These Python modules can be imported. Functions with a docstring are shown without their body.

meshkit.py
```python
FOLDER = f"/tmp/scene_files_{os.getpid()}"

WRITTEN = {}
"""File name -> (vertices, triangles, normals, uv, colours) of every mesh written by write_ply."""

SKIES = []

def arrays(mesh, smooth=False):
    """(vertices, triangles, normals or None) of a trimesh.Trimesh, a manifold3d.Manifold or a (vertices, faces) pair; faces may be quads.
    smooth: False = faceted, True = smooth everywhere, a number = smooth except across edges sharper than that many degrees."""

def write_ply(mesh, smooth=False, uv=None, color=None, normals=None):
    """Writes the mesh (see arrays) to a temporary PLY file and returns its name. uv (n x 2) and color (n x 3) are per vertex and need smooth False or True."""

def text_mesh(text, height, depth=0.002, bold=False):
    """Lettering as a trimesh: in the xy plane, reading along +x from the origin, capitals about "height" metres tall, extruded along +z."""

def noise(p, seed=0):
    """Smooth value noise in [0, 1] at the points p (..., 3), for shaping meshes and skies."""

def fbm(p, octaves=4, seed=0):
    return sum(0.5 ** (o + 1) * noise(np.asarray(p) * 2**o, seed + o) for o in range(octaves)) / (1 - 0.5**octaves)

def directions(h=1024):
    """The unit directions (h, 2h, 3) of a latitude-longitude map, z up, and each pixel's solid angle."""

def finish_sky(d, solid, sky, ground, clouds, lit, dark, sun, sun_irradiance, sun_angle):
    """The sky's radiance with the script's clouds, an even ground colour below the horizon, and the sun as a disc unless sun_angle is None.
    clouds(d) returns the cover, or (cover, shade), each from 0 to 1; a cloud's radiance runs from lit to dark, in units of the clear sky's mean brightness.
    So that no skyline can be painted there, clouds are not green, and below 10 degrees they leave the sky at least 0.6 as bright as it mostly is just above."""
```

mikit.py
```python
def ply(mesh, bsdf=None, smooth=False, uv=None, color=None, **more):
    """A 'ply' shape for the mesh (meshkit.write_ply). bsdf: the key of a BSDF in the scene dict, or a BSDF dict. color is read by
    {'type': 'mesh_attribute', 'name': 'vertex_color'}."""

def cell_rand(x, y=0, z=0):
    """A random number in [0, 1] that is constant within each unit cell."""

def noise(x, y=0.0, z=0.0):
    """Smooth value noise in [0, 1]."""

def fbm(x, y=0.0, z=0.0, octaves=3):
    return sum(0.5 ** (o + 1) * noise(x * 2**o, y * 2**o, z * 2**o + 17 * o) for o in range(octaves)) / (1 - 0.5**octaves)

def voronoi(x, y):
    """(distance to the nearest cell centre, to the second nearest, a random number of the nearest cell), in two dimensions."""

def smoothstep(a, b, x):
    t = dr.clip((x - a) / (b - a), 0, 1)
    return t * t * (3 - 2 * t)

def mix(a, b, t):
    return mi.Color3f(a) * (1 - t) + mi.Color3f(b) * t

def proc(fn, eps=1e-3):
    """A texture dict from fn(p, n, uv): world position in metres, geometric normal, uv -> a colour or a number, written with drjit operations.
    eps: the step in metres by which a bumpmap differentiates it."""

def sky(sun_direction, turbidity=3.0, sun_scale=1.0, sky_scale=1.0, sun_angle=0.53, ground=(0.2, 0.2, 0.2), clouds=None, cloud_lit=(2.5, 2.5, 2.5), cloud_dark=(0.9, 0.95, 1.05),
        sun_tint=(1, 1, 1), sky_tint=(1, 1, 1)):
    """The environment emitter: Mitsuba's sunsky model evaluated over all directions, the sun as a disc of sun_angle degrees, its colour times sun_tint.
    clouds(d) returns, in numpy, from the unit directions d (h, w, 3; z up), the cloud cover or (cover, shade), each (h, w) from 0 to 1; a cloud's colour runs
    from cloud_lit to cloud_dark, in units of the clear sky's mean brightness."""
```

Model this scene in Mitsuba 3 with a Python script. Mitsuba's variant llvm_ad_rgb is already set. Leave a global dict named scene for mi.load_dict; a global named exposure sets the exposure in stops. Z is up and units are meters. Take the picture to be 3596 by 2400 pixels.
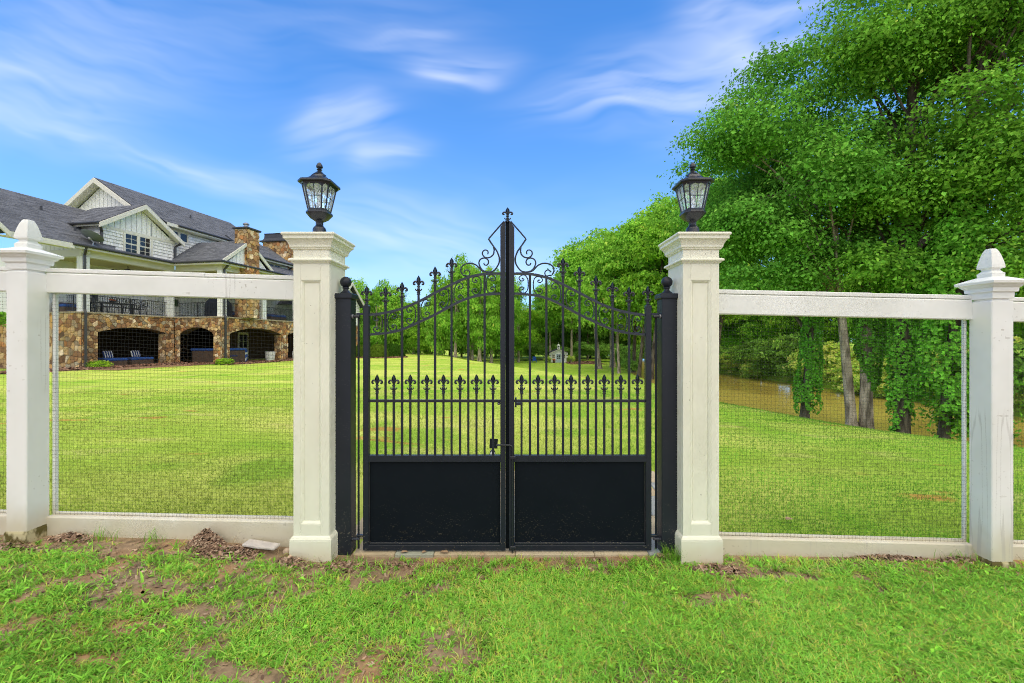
import math, numpy as np, trimesh, mitsuba as mi, drjit as dr, mikit, meshkit
from shapely.geometry import Polygon, box as sbox, LineString
from shapely import affinity
from shapely.ops import unary_union
from scipy.spatial import Voronoi, cKDTree
T = mi.ScalarTransform4f
scene, labels = {}, {}
# ------------------------------------------------------------------ camera, sky, exposure
CZ, F = 1.45, 1450.0          # eye height (m), focal length in photo pixels (photo 3596 x 2400)
scene['camera'] = {'type': 'perspective', 'fov': 2 * math.degrees(math.atan(1798 / F)), 'fov_axis': 'x', 'near_clip': 0.05, 'far_clip': 2000.0,
                   'to_world': T().look_at(origin=[0, 0, CZ], target=[0, 10, CZ], up=[0, 0, 1])}
exposure = 2.55

def wisps(d):
    dy = np.maximum(d[..., 1], 0.05)
    zc = np.maximum(d[..., 2], 0.03)
    # cirrus sheet at a fixed height: streaks drawn out along one direction
    px, py = d[..., 0] / (zc + 0.12), d[..., 1] / (zc + 0.12)
    a = px * 0.82 - py * 0.57; b = px * 0.57 + py * 0.82
    w0_ = w1 = meshkit.fbm(np.stack([a * 0.9, b * 0.9, a * 0 + 3], -1), 3, 5)
    st = meshkit.fbm(np.stack([a * 0.75 + 1.1 * w1, b * 3.0 + 1.3 * w1, a * 0], -1), 5, 11)
    base = np.clip((st - 0.50) * 2.2, 0, 1) ** 1.25 * 0.5
    U, V = 1798 + F * d[..., 0] / dy, 1200 - F * d[..., 2] / dy
    front = (d[..., 1] > 0.12).astype(float)
    w1 = meshkit.fbm(np.stack([U / 520, V / 300, U * 0 + 7], -1), 3, 21) - 0.5
    w2 = meshkit.fbm(np.stack([U / 430 + 9, V / 260, U * 0 + 3], -1), 3, 23) - 0.5
    su, sv = U + 240 * w1, V + 150 * w2
    def seg(u0, v0, u1, v1, w0, w1_, s, tilt):
        L = math.hypot(u1 - u0, v1 - v0); ex, ey = (u1 - u0) / L, (v1 - v0) / L
        t = ((su - u0) * ex + (sv - v0) * ey) / L
        q = -(su - u0) * ey + (sv - v0) * ex
        w = w0 + (w1_ - w0) * np.clip(t, 0, 1)
        ca, sa = math.cos(math.radians(tilt)), math.sin(math.radians(tilt))
        fa, fb = su * ca + sv * sa, -su * sa + sv * ca
        tex = meshkit.fbm(np.stack([fa / 330 + u0, fb / 42, 0 * fa + v0], -1), 4, 31)
        body = np.exp(-np.abs(q / (w * 1.5)) ** 1.7) * np.exp(-(np.maximum(0, np.abs(t - 0.5) - 0.15) / 0.34) ** 2)
        return 0.56 * s * body * np.clip(0.30 + 1.5 * (tex - 0.32), 0, 1.2)
    segs = [(-250, 300, 620, 590, 50, 40, .46, 18), (520, 540, 1150, 740, 40, 52, .42, 18), (1050, 720, 1850, 920, 65, 95, .48, 14), (-200, 230, 520, 370, 85, 60, .46, 12),
            (1030, 450, 1380, 410, 62, 40, .80, -8), (1230, 560, 1500, 540, 42, 26, .60, 8), (1410, 250, 1770, 235, 40, 30, .85, 4), (1880, 370, 2600, 270, 60, 95, .85, -10),
            (2430, 150, 2900, 50, 110, 150, .85, -14), (1230, 150, 1580, 120, 40, 30, .45, -6), (1700, 940, 2350, 960, 90, 100, .40, 6), (-100, 60, 760, 230, 170, 110, .30, 14), (700, 950, 1700, 1010, 100, 130, .35, 8), (300, 100, 1700, 60, 200, 160, .16, 6)]
    c = 0
    for sg in segs:
        c = 1 - (1 - c) * (1 - np.clip(seg(*sg), 0, .95))
    veil = np.clip(0.72 - d[..., 2] * 1.1, 0, 1) ** 2.0 * 0.36
    back = 0.62 * (0.75 + 0.5 * w0_) * np.clip((0.30 - d[..., 1]) / 0.6, 0, 1)     # the high veil that softens the sun lies behind the viewer
    return np.clip(back + base * (1 - front) * 0.5 + front * (c + 0.06 * base) + veil, 0, 0.85)

scene['sky'] = mikit.sky([0.14, -0.34, 0.93], turbidity=2.6, sun_scale=0.30, sky_scale=1.0, sun_angle=100, clouds=wisps, cloud_lit=(2.3, 2.35, 2.5), cloud_dark=(1.2, 1.3, 1.5),
                         sky_tint=(0.49, 0.91, 1.40), sun_tint=(1.22, 1.17, 0.72), ground=(0.14, 0.17, 0.05))

# ------------------------------------------------------------------ small tools
_used = {}
def name(base):
    n = _used.get(base, 0); _used[base] = n + 1
    return base if n == 0 else f'{base}_{n:03d}'
def tag(key, label=None, cat=None, group=None, kind=None):
    e = {}
    if label: e['label'] = label
    if cat: e['category'] = cat
    if group: e['group'] = group
    if kind: e['kind'] = kind
    labels[key] = e
    return key
def add(key, mesh, bsdf, smooth=False, **kw):
    scene[key] = mikit.ply(mesh, bsdf, smooth=smooth, **kw)
    return key
def thing(base, label, cat, group=None):
    return tag(name(base), label, cat, group)
def part(root, nm, mesh, bsdf, smooth=False, label=None, kind=None, **kw):
    k = name(f'{root}__{nm}')
    add(k, mesh, bsdf, smooth, **kw)
    if label or kind: tag(k, label, kind=kind)
    return k
def place(key, shape, m):
    scene[key] = {**shape, 'to_world': m}
    return key
def cat(ms):
    return trimesh.util.concatenate([m if isinstance(m, trimesh.Trimesh) else trimesh.Trimesh(*m, process=False) for m in ms])
def box(x0, x1, y0, y1, z0, z1):
    m = trimesh.creation.box(extents=[abs(x1 - x0), abs(y1 - y0), abs(z1 - z0)])
    m.apply_translation([(x0 + x1) / 2, (y0 + y1) / 2, (z0 + z1) / 2]); return m
def cbox(x0, x1, y0, y1, z0, z1, c=0.004):
    pts = []
    for sx in (0, 1):
        for sy in (0, 1):
            for sz in (0, 1):
                p = np.array([(x0, x1)[sx], (y0, y1)[sy], (z0, z1)[sz]], float)
                d = np.array([c * (1 - 2 * sx), c * (1 - 2 * sy), c * (1 - 2 * sz)])
                for k in range(3):
                    q = d.copy(); q[k] = 0; pts.append(p + q)
    return trimesh.convex.convex_hull(np.array(pts))
def prism(c8):
    """a box from 8 corners: lower ring 0-3, upper ring 4-7"""
    f = np.array([[0, 3, 2, 1], [4, 5, 6, 7], [0, 1, 5, 4], [1, 2, 6, 5], [2, 3, 7, 6], [3, 0, 4, 7]])
    f = np.vstack([f[:, [0, 1, 2]], f[:, [0, 2, 3]]])
    m = trimesh.Trimesh(np.array(c8, float), f, process=False); 
    if m.volume < 0: m.invert()
    return m
def tube(pts, r, sides=8, up=None, cap=True, phase=0.0, flat=1.0):
    p = np.asarray(pts, float); n = len(p)
    r = np.broadcast_to(np.asarray(r, float), (n,))
    t = np.gradient(p, axis=0); t /= np.linalg.norm(t, axis=1, keepdims=True) + 1e-12
    if up is None:
        up = [0, 0, 1] if abs(t[:, 2]).max() < 0.8 else ([1, 0, 0] if abs(t[:, 0]).max() < 0.8 else [0.3, 0.9, 0.31])
    u = np.asarray(up, float); a = np.cross(t, u); a /= np.linalg.norm(a, axis=1, keepdims=True) + 1e-12
    b = np.cross(t, a)
    ang = np.arange(sides) * 2 * np.pi / sides + phase
    v = p[:, None] + r[:, None, None] * (np.cos(ang)[None, :, None] * a[:, None] + flat * np.sin(ang)[None, :, None] * b[:, None])
    i, j = np.meshgrid(np.arange(n - 1), np.arange(sides), indexing='ij')
    q = np.stack([i * sides + j, i * sides + (j + 1) % sides, (i + 1) * sides + (j + 1) % sides, (i + 1) * sides + j], -1).reshape(-1, 4)
    f = np.vstack([q[:, [0, 1, 2]], q[:, [0, 2, 3]]]); v = v.reshape(-1, 3)
    if cap:
        k = len(v); v = np.vstack([v, p[0], p[-1]]); s = np.arange(sides)
        f = np.vstack([f, np.stack([s * 0 + k, (s + 1) % sides, s], 1), np.stack([s * 0 + k + 1, (n - 1) * sides + s, (n - 1) * sides + (s + 1) % sides], 1)])
    m = trimesh.Trimesh(v, f, process=False)
    if cap and m.volume < 0: m.invert()
    return m
def sqbar(pts, w, up=(0, 1, 0)):
    return tube(pts, w * 0.7071, 4, up=up, phase=math.pi / 4)
def rings(rs, cap=True):
    """loft through a list of rings (each k x 3)"""
    k = len(rs[0]); v = np.vstack(rs); fs = []
    for i in range(len(rs) - 1):
        s = np.arange(k); a = i * k + s; b = i * k + (s + 1) % k
        fs += [np.stack([a, b, b + k], 1), np.stack([a, b + k, a + k], 1)]
    if cap:
        n = len(v); v = np.vstack([v, rs[0].mean(0), rs[-1].mean(0)]); s = np.arange(k)
        fs += [np.stack([s * 0 + n, (s + 1) % k, s], 1), np.stack([s * 0 + n + 1, (len(rs) - 1) * k + s, (len(rs) - 1) * k + (s + 1) % k], 1)]
    m = trimesh.Trimesh(v, np.vstack(fs), process=False)
    if m.volume < 0: m.invert()
    return m
def square_lathe(prof, cx, cy, hx, hy=None):
    """a mitred square moulding: prof = [(extra half width, z)]"""
    hy = hx if hy is None else hy
    return rings([np.array([[cx - hx - e, cy - hy - e, z], [cx + hx + e, cy - hy - e, z], [cx + hx + e, cy + hy + e, z], [cx - hx - e, cy + hy + e, z]]) for e, z in prof])
def lathe(prof, cx=0, cy=0, n=20):
    a = np.arange(n) * 2 * np.pi / n
    return rings([np.stack([cx + r * np.cos(a), cy + r * np.sin(a), 0 * a + z], 1) for r, z in prof])
def ball(c, r, n=16):
    m = trimesh.creation.uv_sphere(r, count=[n, 2 * n]); m.apply_translation(c); return m
def catmull(pts, n=12):
    p = np.asarray(pts, float); p = np.vstack([2 * p[0] - p[1], p, 2 * p[-1] - p[-2]]); out = []
    for i in range(1, len(p) - 2):
        t = np.linspace(0, 1, n, endpoint=False)[:, None]
        a, b, c, d = p[i - 1], p[i], p[i + 1], p[i + 2]
        out.append(0.5 * (2 * b + (c - a) * t + (2 * a - 5 * b + 4 * c - d) * t ** 2 + (3 * b - a - 3 * c + d) * t ** 3))
    return np.vstack(out + [p[-2:-1]])
def sm(a, b, x):
    t = np.clip((np.asarray(x, float) - a) / (b - a), 0, 1); return t * t * (3 - 2 * t)
def P(fn, eps=1e-3): return mikit.proc(fn, eps)
N, FB, SS, MX = mikit.noise, mikit.fbm, mikit.smoothstep, mikit.mix
def rgb(c): return {'type': 'rgb', 'value': list(c)}
def pr(base, rough=0.5, spec=0.5, **kw):
    return {'type': 'principled', 'base_color': base if isinstance(base, dict) else rgb(base), 'roughness': rough, 'specular': spec, **kw}
def bump(b, fn, eps=1e-3): return {'type': 'bumpmap', 'scale': 1.0, 'arbitrary': P(fn, eps), 'bsdf': b}
def two(b): return {'type': 'twosided', 'bsdf': b}
VC = {'type': 'mesh_attribute', 'name': 'vertex_color'}

# ------------------------------------------------------------------ materials
def f_white(p, n, uv):
    g = FB(p.x * 3 + p.y * 3, p.z * 3.5, p.y * 2, octaves=4)
    base = MX((0.77, 0.78, 0.755), (0.69, 0.70, 0.66), SS(0.35, 0.8, g))
    grime = FB(p.x * 9, p.y * 9, p.z * 5, octaves=4)
    hg = 0.10 - 0.026 * p.x                      # the ground falls to the right along the fence: mud splash keeps near it
    low = SS(0.26, 0.0, p.z - hg + 0.16 * (grime - 0.5))
    c = MX(base, (0.52, 0.45, 0.30), low * 0.75)
    speck = SS(0.85, 0.90, N(p.x * 70, p.y * 70, p.z * 55)) * SS(0.5, 0.75, FB(p.x * 5, p.y * 5, p.z * 6))
    crack = SS(0.06, 0.0, dr.abs(FB(p.x * 34 + p.y * 34, p.z * 1.6, 4.0, octaves=2) - 0.5)) * SS(0.62, 0.75, N(p.x * 5 + p.y * 7, p.z * 1.4, 9.0))
    return MX(MX(c, (0.26, 0.21, 0.14), speck * 0.45), (0.42, 0.40, 0.36), crack * 0.45)
def f_white_b(p, n, uv):
    return 0.0006 * FB(p.x * 4 + p.y * 4, p.z * 26, 1.0, octaves=2)
scene['white_paint'] = bump(pr(P(f_white), 0.48, 0.4), f_white_b, 2e-3)
def f_moss(p, n, uv):
    g = FB(p.x * 22, p.y * 22, p.z * 9, octaves=4)
    return MX((0.50, 0.44, 0.26), (0.115, 0.095, 0.03), SS(0.40, 0.58, g))
scene['post_foot_mat'] = pr(P(f_moss), 0.85, 0.2)
def f_cream(p, n, uv):
    g = FB(p.x * 4, p.y * 4, p.z * 2.5, octaves=4)
    base = MX((0.76, 0.755, 0.63), (0.69, 0.685, 0.56), SS(0.3, 0.8, g))
    low = SS(0.17, -0.02, p.z + 0.08 * (FB(p.x * 14, p.y * 14, p.z * 9, octaves=3) - 0.5))
    speck = SS(0.85, 0.90, N(p.x * 85, p.y * 85, p.z * 80)) * SS(0.55, 0.8, FB(p.x * 7, p.y * 7, p.z * 7))
    return MX(MX(base, (0.55, 0.46, 0.30), low * 0.6), (0.10, 0.08, 0.05), speck * 0.8)
scene['cream_paint'] = bump(pr(P(f_cream), 0.42, 0.45), lambda p, n, uv: 0.0004 * FB(p.x * 20 + p.y * 20, p.z * 4, 1.0, octaves=2), 2e-3)
def f_black(p, n, uv):
    d = SS(0.80, 0.87, N(p.x * 150, p.y * 150, p.z * 150)) * (0.06 + 0.94 * SS(0.42, 0.0, p.z)) * SS(0.35, 0.7, FB(p.x * 16, p.y * 16, p.z * 16))
    g = FB(p.x * 6, p.y * 6, p.z * 6)
    return MX(MX((0.010, 0.0135, 0.022), (0.017, 0.021, 0.031), g), (0.36, 0.31, 0.20), d * 0.8)
scene['black_metal'] = bump(pr(P(f_black), 0.40, 0.36), lambda p, n, uv: 0.00045 * N(p.x * 260, p.y * 260, p.z * 260), 6e-4)
scene['black_panel'] = bump(pr(P(lambda p, n, uv: MX(f_black(p, n, uv), (0.002, 0.0045, 0.007), 0.7)), 0.5, 0.10), lambda p, n, uv: 0.0006 * N(p.x * 200, p.y * 200, p.z * 200), 6e-4)
scene['gloss_metal'] = pr(P(f_black), 0.28, 0.55)
scene['wire_metal'] = pr((0.022, 0.024, 0.022), 0.5, 0.5, metallic=0.0)
scene['steel_grey'] = pr((0.32, 0.33, 0.36), 0.32, 0.6, metallic=0.6)
scene['glass_clear'] = {'type': 'thindielectric', 'int_ior': 1.5}
scene['glass_milky'] = {'type': 'principledthin', 'base_color': rgb((.84, .86, .88)), 'roughness': .2, 'spec_trans': .1, 'diff_trans': 1.5, 'eta': 1.5}
scene['glass_seeded'] = {'type': 'blendbsdf', 'weight': P(lambda p, n, uv: 0.15 + 0.6 * SS(0.42, 0.58, FB(p.x * 75 + p.y * 75, p.y * 20, p.z * 38, octaves=3))), 'a': {'type': 'ref', 'id': 'glass_clear'}, 'b': {'type': 'ref', 'id': 'glass_milky'}}
scene['window_glass'] = pr((0.02, 0.026, 0.032), 0.05, 0.5)
scene['lens_white'] = pr((0.75, 0.76, 0.78), 0.12, 0.6)

# ------------------------------------------------------------------ the ground
def bank(y): return 8.5 + 0.006 * np.clip(np.abs(y - 16), 0, 28) ** 1.9 + 0.28 * np.maximum(0, y - 43)
WATER = -1.25
def H(x, y):
    x, y = np.asarray(x, float), np.asarray(y, float)
    near = np.interp(x, [-9, -4.5, -3.2, -2.2, -1.6, -1.25, -0.9, 0, 1.3, 3.2, 6], [.16, .15, .128, .10, .055, .008, -.018, -.02, -.005, -.035, -.08]) 
    far = np.interp(x, [-30, -6, -2, 3, 6, 12], [0.0, 0.02, 0.0, -0.03, -0.16, -0.45])
    z = near + (far - near) * sm(3.0, 9.0, y)
    d = y + 2.4 * x - 24
    d = np.where(d > 30, 30, d)
    sp = 2.2 * np.log1p(np.exp(np.clip(d / 2.2, -30, 30)))
    drop = np.minimum(0.060 * sp, 1.10) * sm(4, 10, y)
    left = sm(-4, -9, x)                         # the level lawn in front of the house
    drop = drop * (1 - left * sm(60, 40, y)) 
    z = z - drop
    z = np.where(y < 60, z, z * 1.0)
    xb = bank(y)
    z = np.where(x < 17.5, np.maximum(z, WATER + 0.13), z)
    b = sm(xb - 0.4, xb + 1.6, x) * np.where(y < 40, sm(19.6, 17.4, x), 1) * sm(62, 55, y)
    z = z * (1 - b) + b * (WATER - 0.75)
    zfar = WATER + 0.35 + 0.05 * (x - 18)
    z = np.where((x > 17.5) & (y < 44), z * (1 - sm(17.5, 18.6, x)) + np.minimum(zfar, 1.5) * sm(17.5, 18.6, x), z)
    und = (meshkit.fbm(np.stack([x * 0.35, y * 0.35, x * 0 + 1], -1), 3, 3) - 0.5) * 0.12 * sm(4, 14, y)
    fine = (meshkit.fbm(np.stack([x * 2.2, y * 2.2, x * 0 + 5], -1), 3, 9) - 0.5) * 0.05 * sm(3.2, 1.0, y)
    fine = fine + (meshkit.fbm(np.stack([x * 1.6, y * 1.6, x * 0 + 5], -1), 3, 19) - 0.5) * 0.045 * sm(3.2, 5, y) * sm(16, 8, y)
    fine = fine * sm(2.72, 2.35, y) + np.where(y > 3, fine, 0)
    mound = 0.055 * np.exp(-(((x + 0.30) / 0.16) ** 2 + ((y - 1.95) / 0.14) ** 2))
    return z + und * (1 - b) + fine + mound
def dirtmask(x, y):
    """bare-earth share of the rough foreground turf, 0..1"""
    n = 0.6 * meshkit.fbm(np.stack([x * 1.7, y * 3.1, x * 0 + 2], -1), 4, 41) + 0.4 * meshkit.fbm(np.stack([x * 5.5, y * 9, x * 0 + 6], -1), 3, 43)
    bias = np.interp(x, [-3.6, -2.2, -1.2, -0.2, 0.6, 1.6, 3.6], [.105, .13, .06, .08, -.02, .0, -.02])
    m = sm(0.56, 0.70, n + bias)
    strip = sm(2.52, 2.68, y) * np.interp(x, [-3.6, -1.3, -1.0, -0.3, 0.3, 1.0, 1.3, 3.6], [1, 1, .9, .6, .8, .6, .5, .45])
    for cx, cy, rx, ry in ((-0.30, 1.95, .22, .22), (-.62, 1.85, .26, .2), (.62, 1.78, .25, .13), (-2.0, 2.3, .5, .16), (-1.5, 2.12, .4, .12), (-2.5, 1.9, .35, .14), (-3.1, 2.35, .4, .12), (-1.35, 2.45, .35, .12)):
        m = np.maximum(m, np.exp(-(((x - cx) / rx) ** 2 + ((y - cy) / ry) ** 2) ** 1.5) * (0.55 + 0.7 * n))
    return np.clip(np.maximum(m, strip * sm(0.30, 0.55, n + .15)), 0, 1)
def axis(segs):
    out = [np.linspace(a, b, n, endpoint=False) for a, b, n in segs]
    return np.concatenate(out + [[segs[-1][1]]])
gx = axis([(-900, -60, 12), (-60, -12, 60), (-12, -4, 50), (-4, 4, 270), (4, 21, 110), (21, 60, 30), (60, 900, 12)])
gy = axis([(-300, -2, 12), (-2, 1.2, 10), (1.2, 3.2, 110), (3.2, 10, 130), (10, 30, 110), (30, 62, 70), (62, 140, 20), (140, 900, 12)])
X, Y = np.meshgrid(gx, gy)
Z = H(X, Y)
V = np.stack([X, Y, Z], -1).reshape(-1, 3); nx = len(gx)
i, j = np.meshgrid(np.arange(len(gy) - 1), np.arange(nx - 1), indexing='ij'); q = (i * nx + j).ravel()
Fq = np.stack([q, q + 1, q + nx + 1, q + nx], 1)
Dm = dirtmask(V[:, 0], V[:, 1])
gcol = np.stack([Dm, sm(2.66, 2.86, V[:, 1]), 0 * Dm], 1)     # per vertex: bare earth, mown lawn
def f_ground(p, n, uv, v):
    return v
def lawn_fn(p, n, uv):
    w = FB(p.x * 0.55, p.y * 0.55, octaves=4); s = FB(p.x * 0.22 + p.y * 0.05, p.y * 1.15, octaves=4); fi = FB(p.x * 26, p.y * 26, octaves=3)
    c = MX((0.265, 0.385, 0.045), (0.42, 0.47, 0.10), SS(0.36, 0.66, 0.55 * s + 0.45 * w))
    c = MX(c, (0.15, 0.32, 0.018), SS(0.55, 0.78, FB(p.x * 0.9 + 7, p.y * 0.9, octaves=3)) * 0.75)
    c = MX(c, (0.19, 0.36, 0.035), SS(1.5, 5.5, p.x) * SS(12, 5, p.y) * 0.55)
    c = MX(c, (0.20, 0.36, 0.022), SS(27, 33, p.y + 1.4 * p.x) * SS(-6, -2, p.x) * 0.6)
    c = MX(c, (0.42, 0.40, 0.14), SS(0.60, 0.78, FB(p.x * 0.8, p.y * 2.6 + 3, octaves=3)) * 0.45)
    c = MX(c * 0.72, c * 1.22, fi)
    bare = SS(0.76, 0.82, FB(p.x * 0.75 + 11, p.y * 1.5, octaves=4))
    return MX(c, (0.42, 0.17, 0.06), bare * 0.7)
def earth_fn(p, n, uv):
    f = FB(p.x * 34, p.y * 34, p.z * 30, octaves=4); w = FB(p.x * 3.2, p.y * 3.2, octaves=3)
    c = MX((0.13, 0.092, 0.058), (0.42, 0.30, 0.195), f)
    c = MX(c, (0.45, 0.235, 0.105), SS(0.48, 0.74, w) * 0.45)
    return MX(c, (0.045, 0.036, 0.028), SS(0.56, 0.72, FB(p.x * 9 + 4, p.y * 9, octaves=4)) * 0.45)
def turf_fn(p, n, uv):
    f = FB(p.x * 40, p.y * 40, octaves=3)
    return MX((0.05, 0.075, 0.014), (0.13, 0.19, 0.03), f)
scene['lawn_mat'] = pr(P(lawn_fn), 0.9, 0.1)
scene['earth_mat'] = bump(pr(P(earth_fn), 0.95, 0.1), lambda p, n, uv: 0.012 * FB(p.x * 45, p.y * 45, p.z * 45, octaves=3), 2e-3)
scene['turf_mat'] = pr(P(turf_fn), 0.95, 0.1)
class _Mask: pass
scene['ground_mat'] = {'type': 'blendbsdf', 'weight': {'type': 'mesh_attribute', 'name': 'vertex_lawn'}, 'a': {'type': 'ref', 'id': 'earth_mat'}, 'b': {'type': 'ref', 'id': 'lawn_mat'}}
# the weight is read from the vertex colour's own channel, so the two grounds are split by face instead of blended
cy_ = V[Fq].mean(1)[:, 1]
split = 2.84
add('ground', (V, Fq[cy_ < split]), 'earth_mat', True)
tag('ground', kind='structure')
add('lawn', (V, Fq[cy_ >= split]), 'lawn_mat', True)
tag('lawn', kind='structure')
del scene['ground_mat']
# the creek: muddy water lying in its bed
def f_water(p, n, uv):
    return MX((0.40, 0.305, 0.060), (0.30, 0.220, 0.042), SS(0.35, 0.7, FB(p.x * 0.35, p.y * 0.16, octaves=3)))
scene['water_mat'] = bump(pr(P(f_water), 0.15, 0.32), lambda p, n, uv: 0.010 * FB(p.x * 2.2, p.y * 1.3, octaves=3), 5e-3)
wx, wy = np.meshgrid([7.5, 21.0], [-30.0, 120.0])
add('water', (np.array([[7.6, -30, WATER], [20.5, -30, WATER], [20.5, 130, WATER], [7.6, 130, WATER]]), np.array([[0, 1, 2, 3]])), 'water_mat')
tag('water', kind='structure')
# ------------------------------------------------------------------ white fence: posts, rails, wire
def lerp(a, b, t): return a + (b - a) * t
def fence_post(x0, x1, ztop, zg, label, wob):
    r = thing('fence_post', label, 'fence post', 'square white posts of the fence')
    y0, y1 = 2.70, 2.838
    zb = ztop - 0.355                                     # underside of the cap mouldings
    cx, cy, hx = (x0 + x1) / 2, (y0 + y1) / 2, (x1 - x0) / 2
    part(r, 'shaft', cbox(x0, x1, y0, y1, zg - 0.15, zb, 0.005), 'white_paint')
    part(r, 'foot', rings([np.array([[x0 - e, y0 - e, z], [x1 + e, y0 - e, z], [x1 + e, y1 + e, z], [x0 - e, y1 + e, z]]) for e, z in ((.006, zg - .12), (.006, zg + .035 + wob), (.0015, zg + .05 + wob))]), 'post_foot_mat', label='weathered mossy foot of the post' if wob > 0 else None)
    part(r, 'neck', square_lathe([(-.016, zb), (-.016, zb + .016)], cx, cy, hx), 'white_paint')
    part(r, 'cap', square_lathe([(0, zb + .016), (.001, zb + .055), (.004, zb + .057), (.013, zb + .060), (.015, zb + .087), (.021, zb + .090), (.026, zb + .096), (.034, zb + .108), (.046, zb + .112), (.048, zb + .128), (.040, zb + .133), (-.02, zb + .160), (-.023, zb + .161)], cx, cy, hx), 'white_paint')
    h = .042 - hx
    part(r, 'finial', square_lathe([(h + .002, zb + .158), (h + .002, zb + .180), (h + .003, zb + .186), (h - .004, zb + .194), (h - .011, zb + .204), (h - .013, zb + .211), (h - .009, zb + .217), (h + .002, zb + .221), (h + .0035, zb + .226), (h + .002, zb + .245), (h - .002, zb + .270), (h - .008, zb + .300), (h - .015, zb + .328), (h - .022, zb + .347), (h - .026, zb + .353), (h - .034, ztop)], cx, cy, hx), 'white_paint')
fence_post(-3.311, -3.175, 2.266, .137, 'square white fence post with split finial and mossy foot near the house', .02)
fence_post(3.139, 3.2825, 2.072, -.02, 'square white fence post with blunt finial in front of the leafy trees', -.02)

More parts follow.
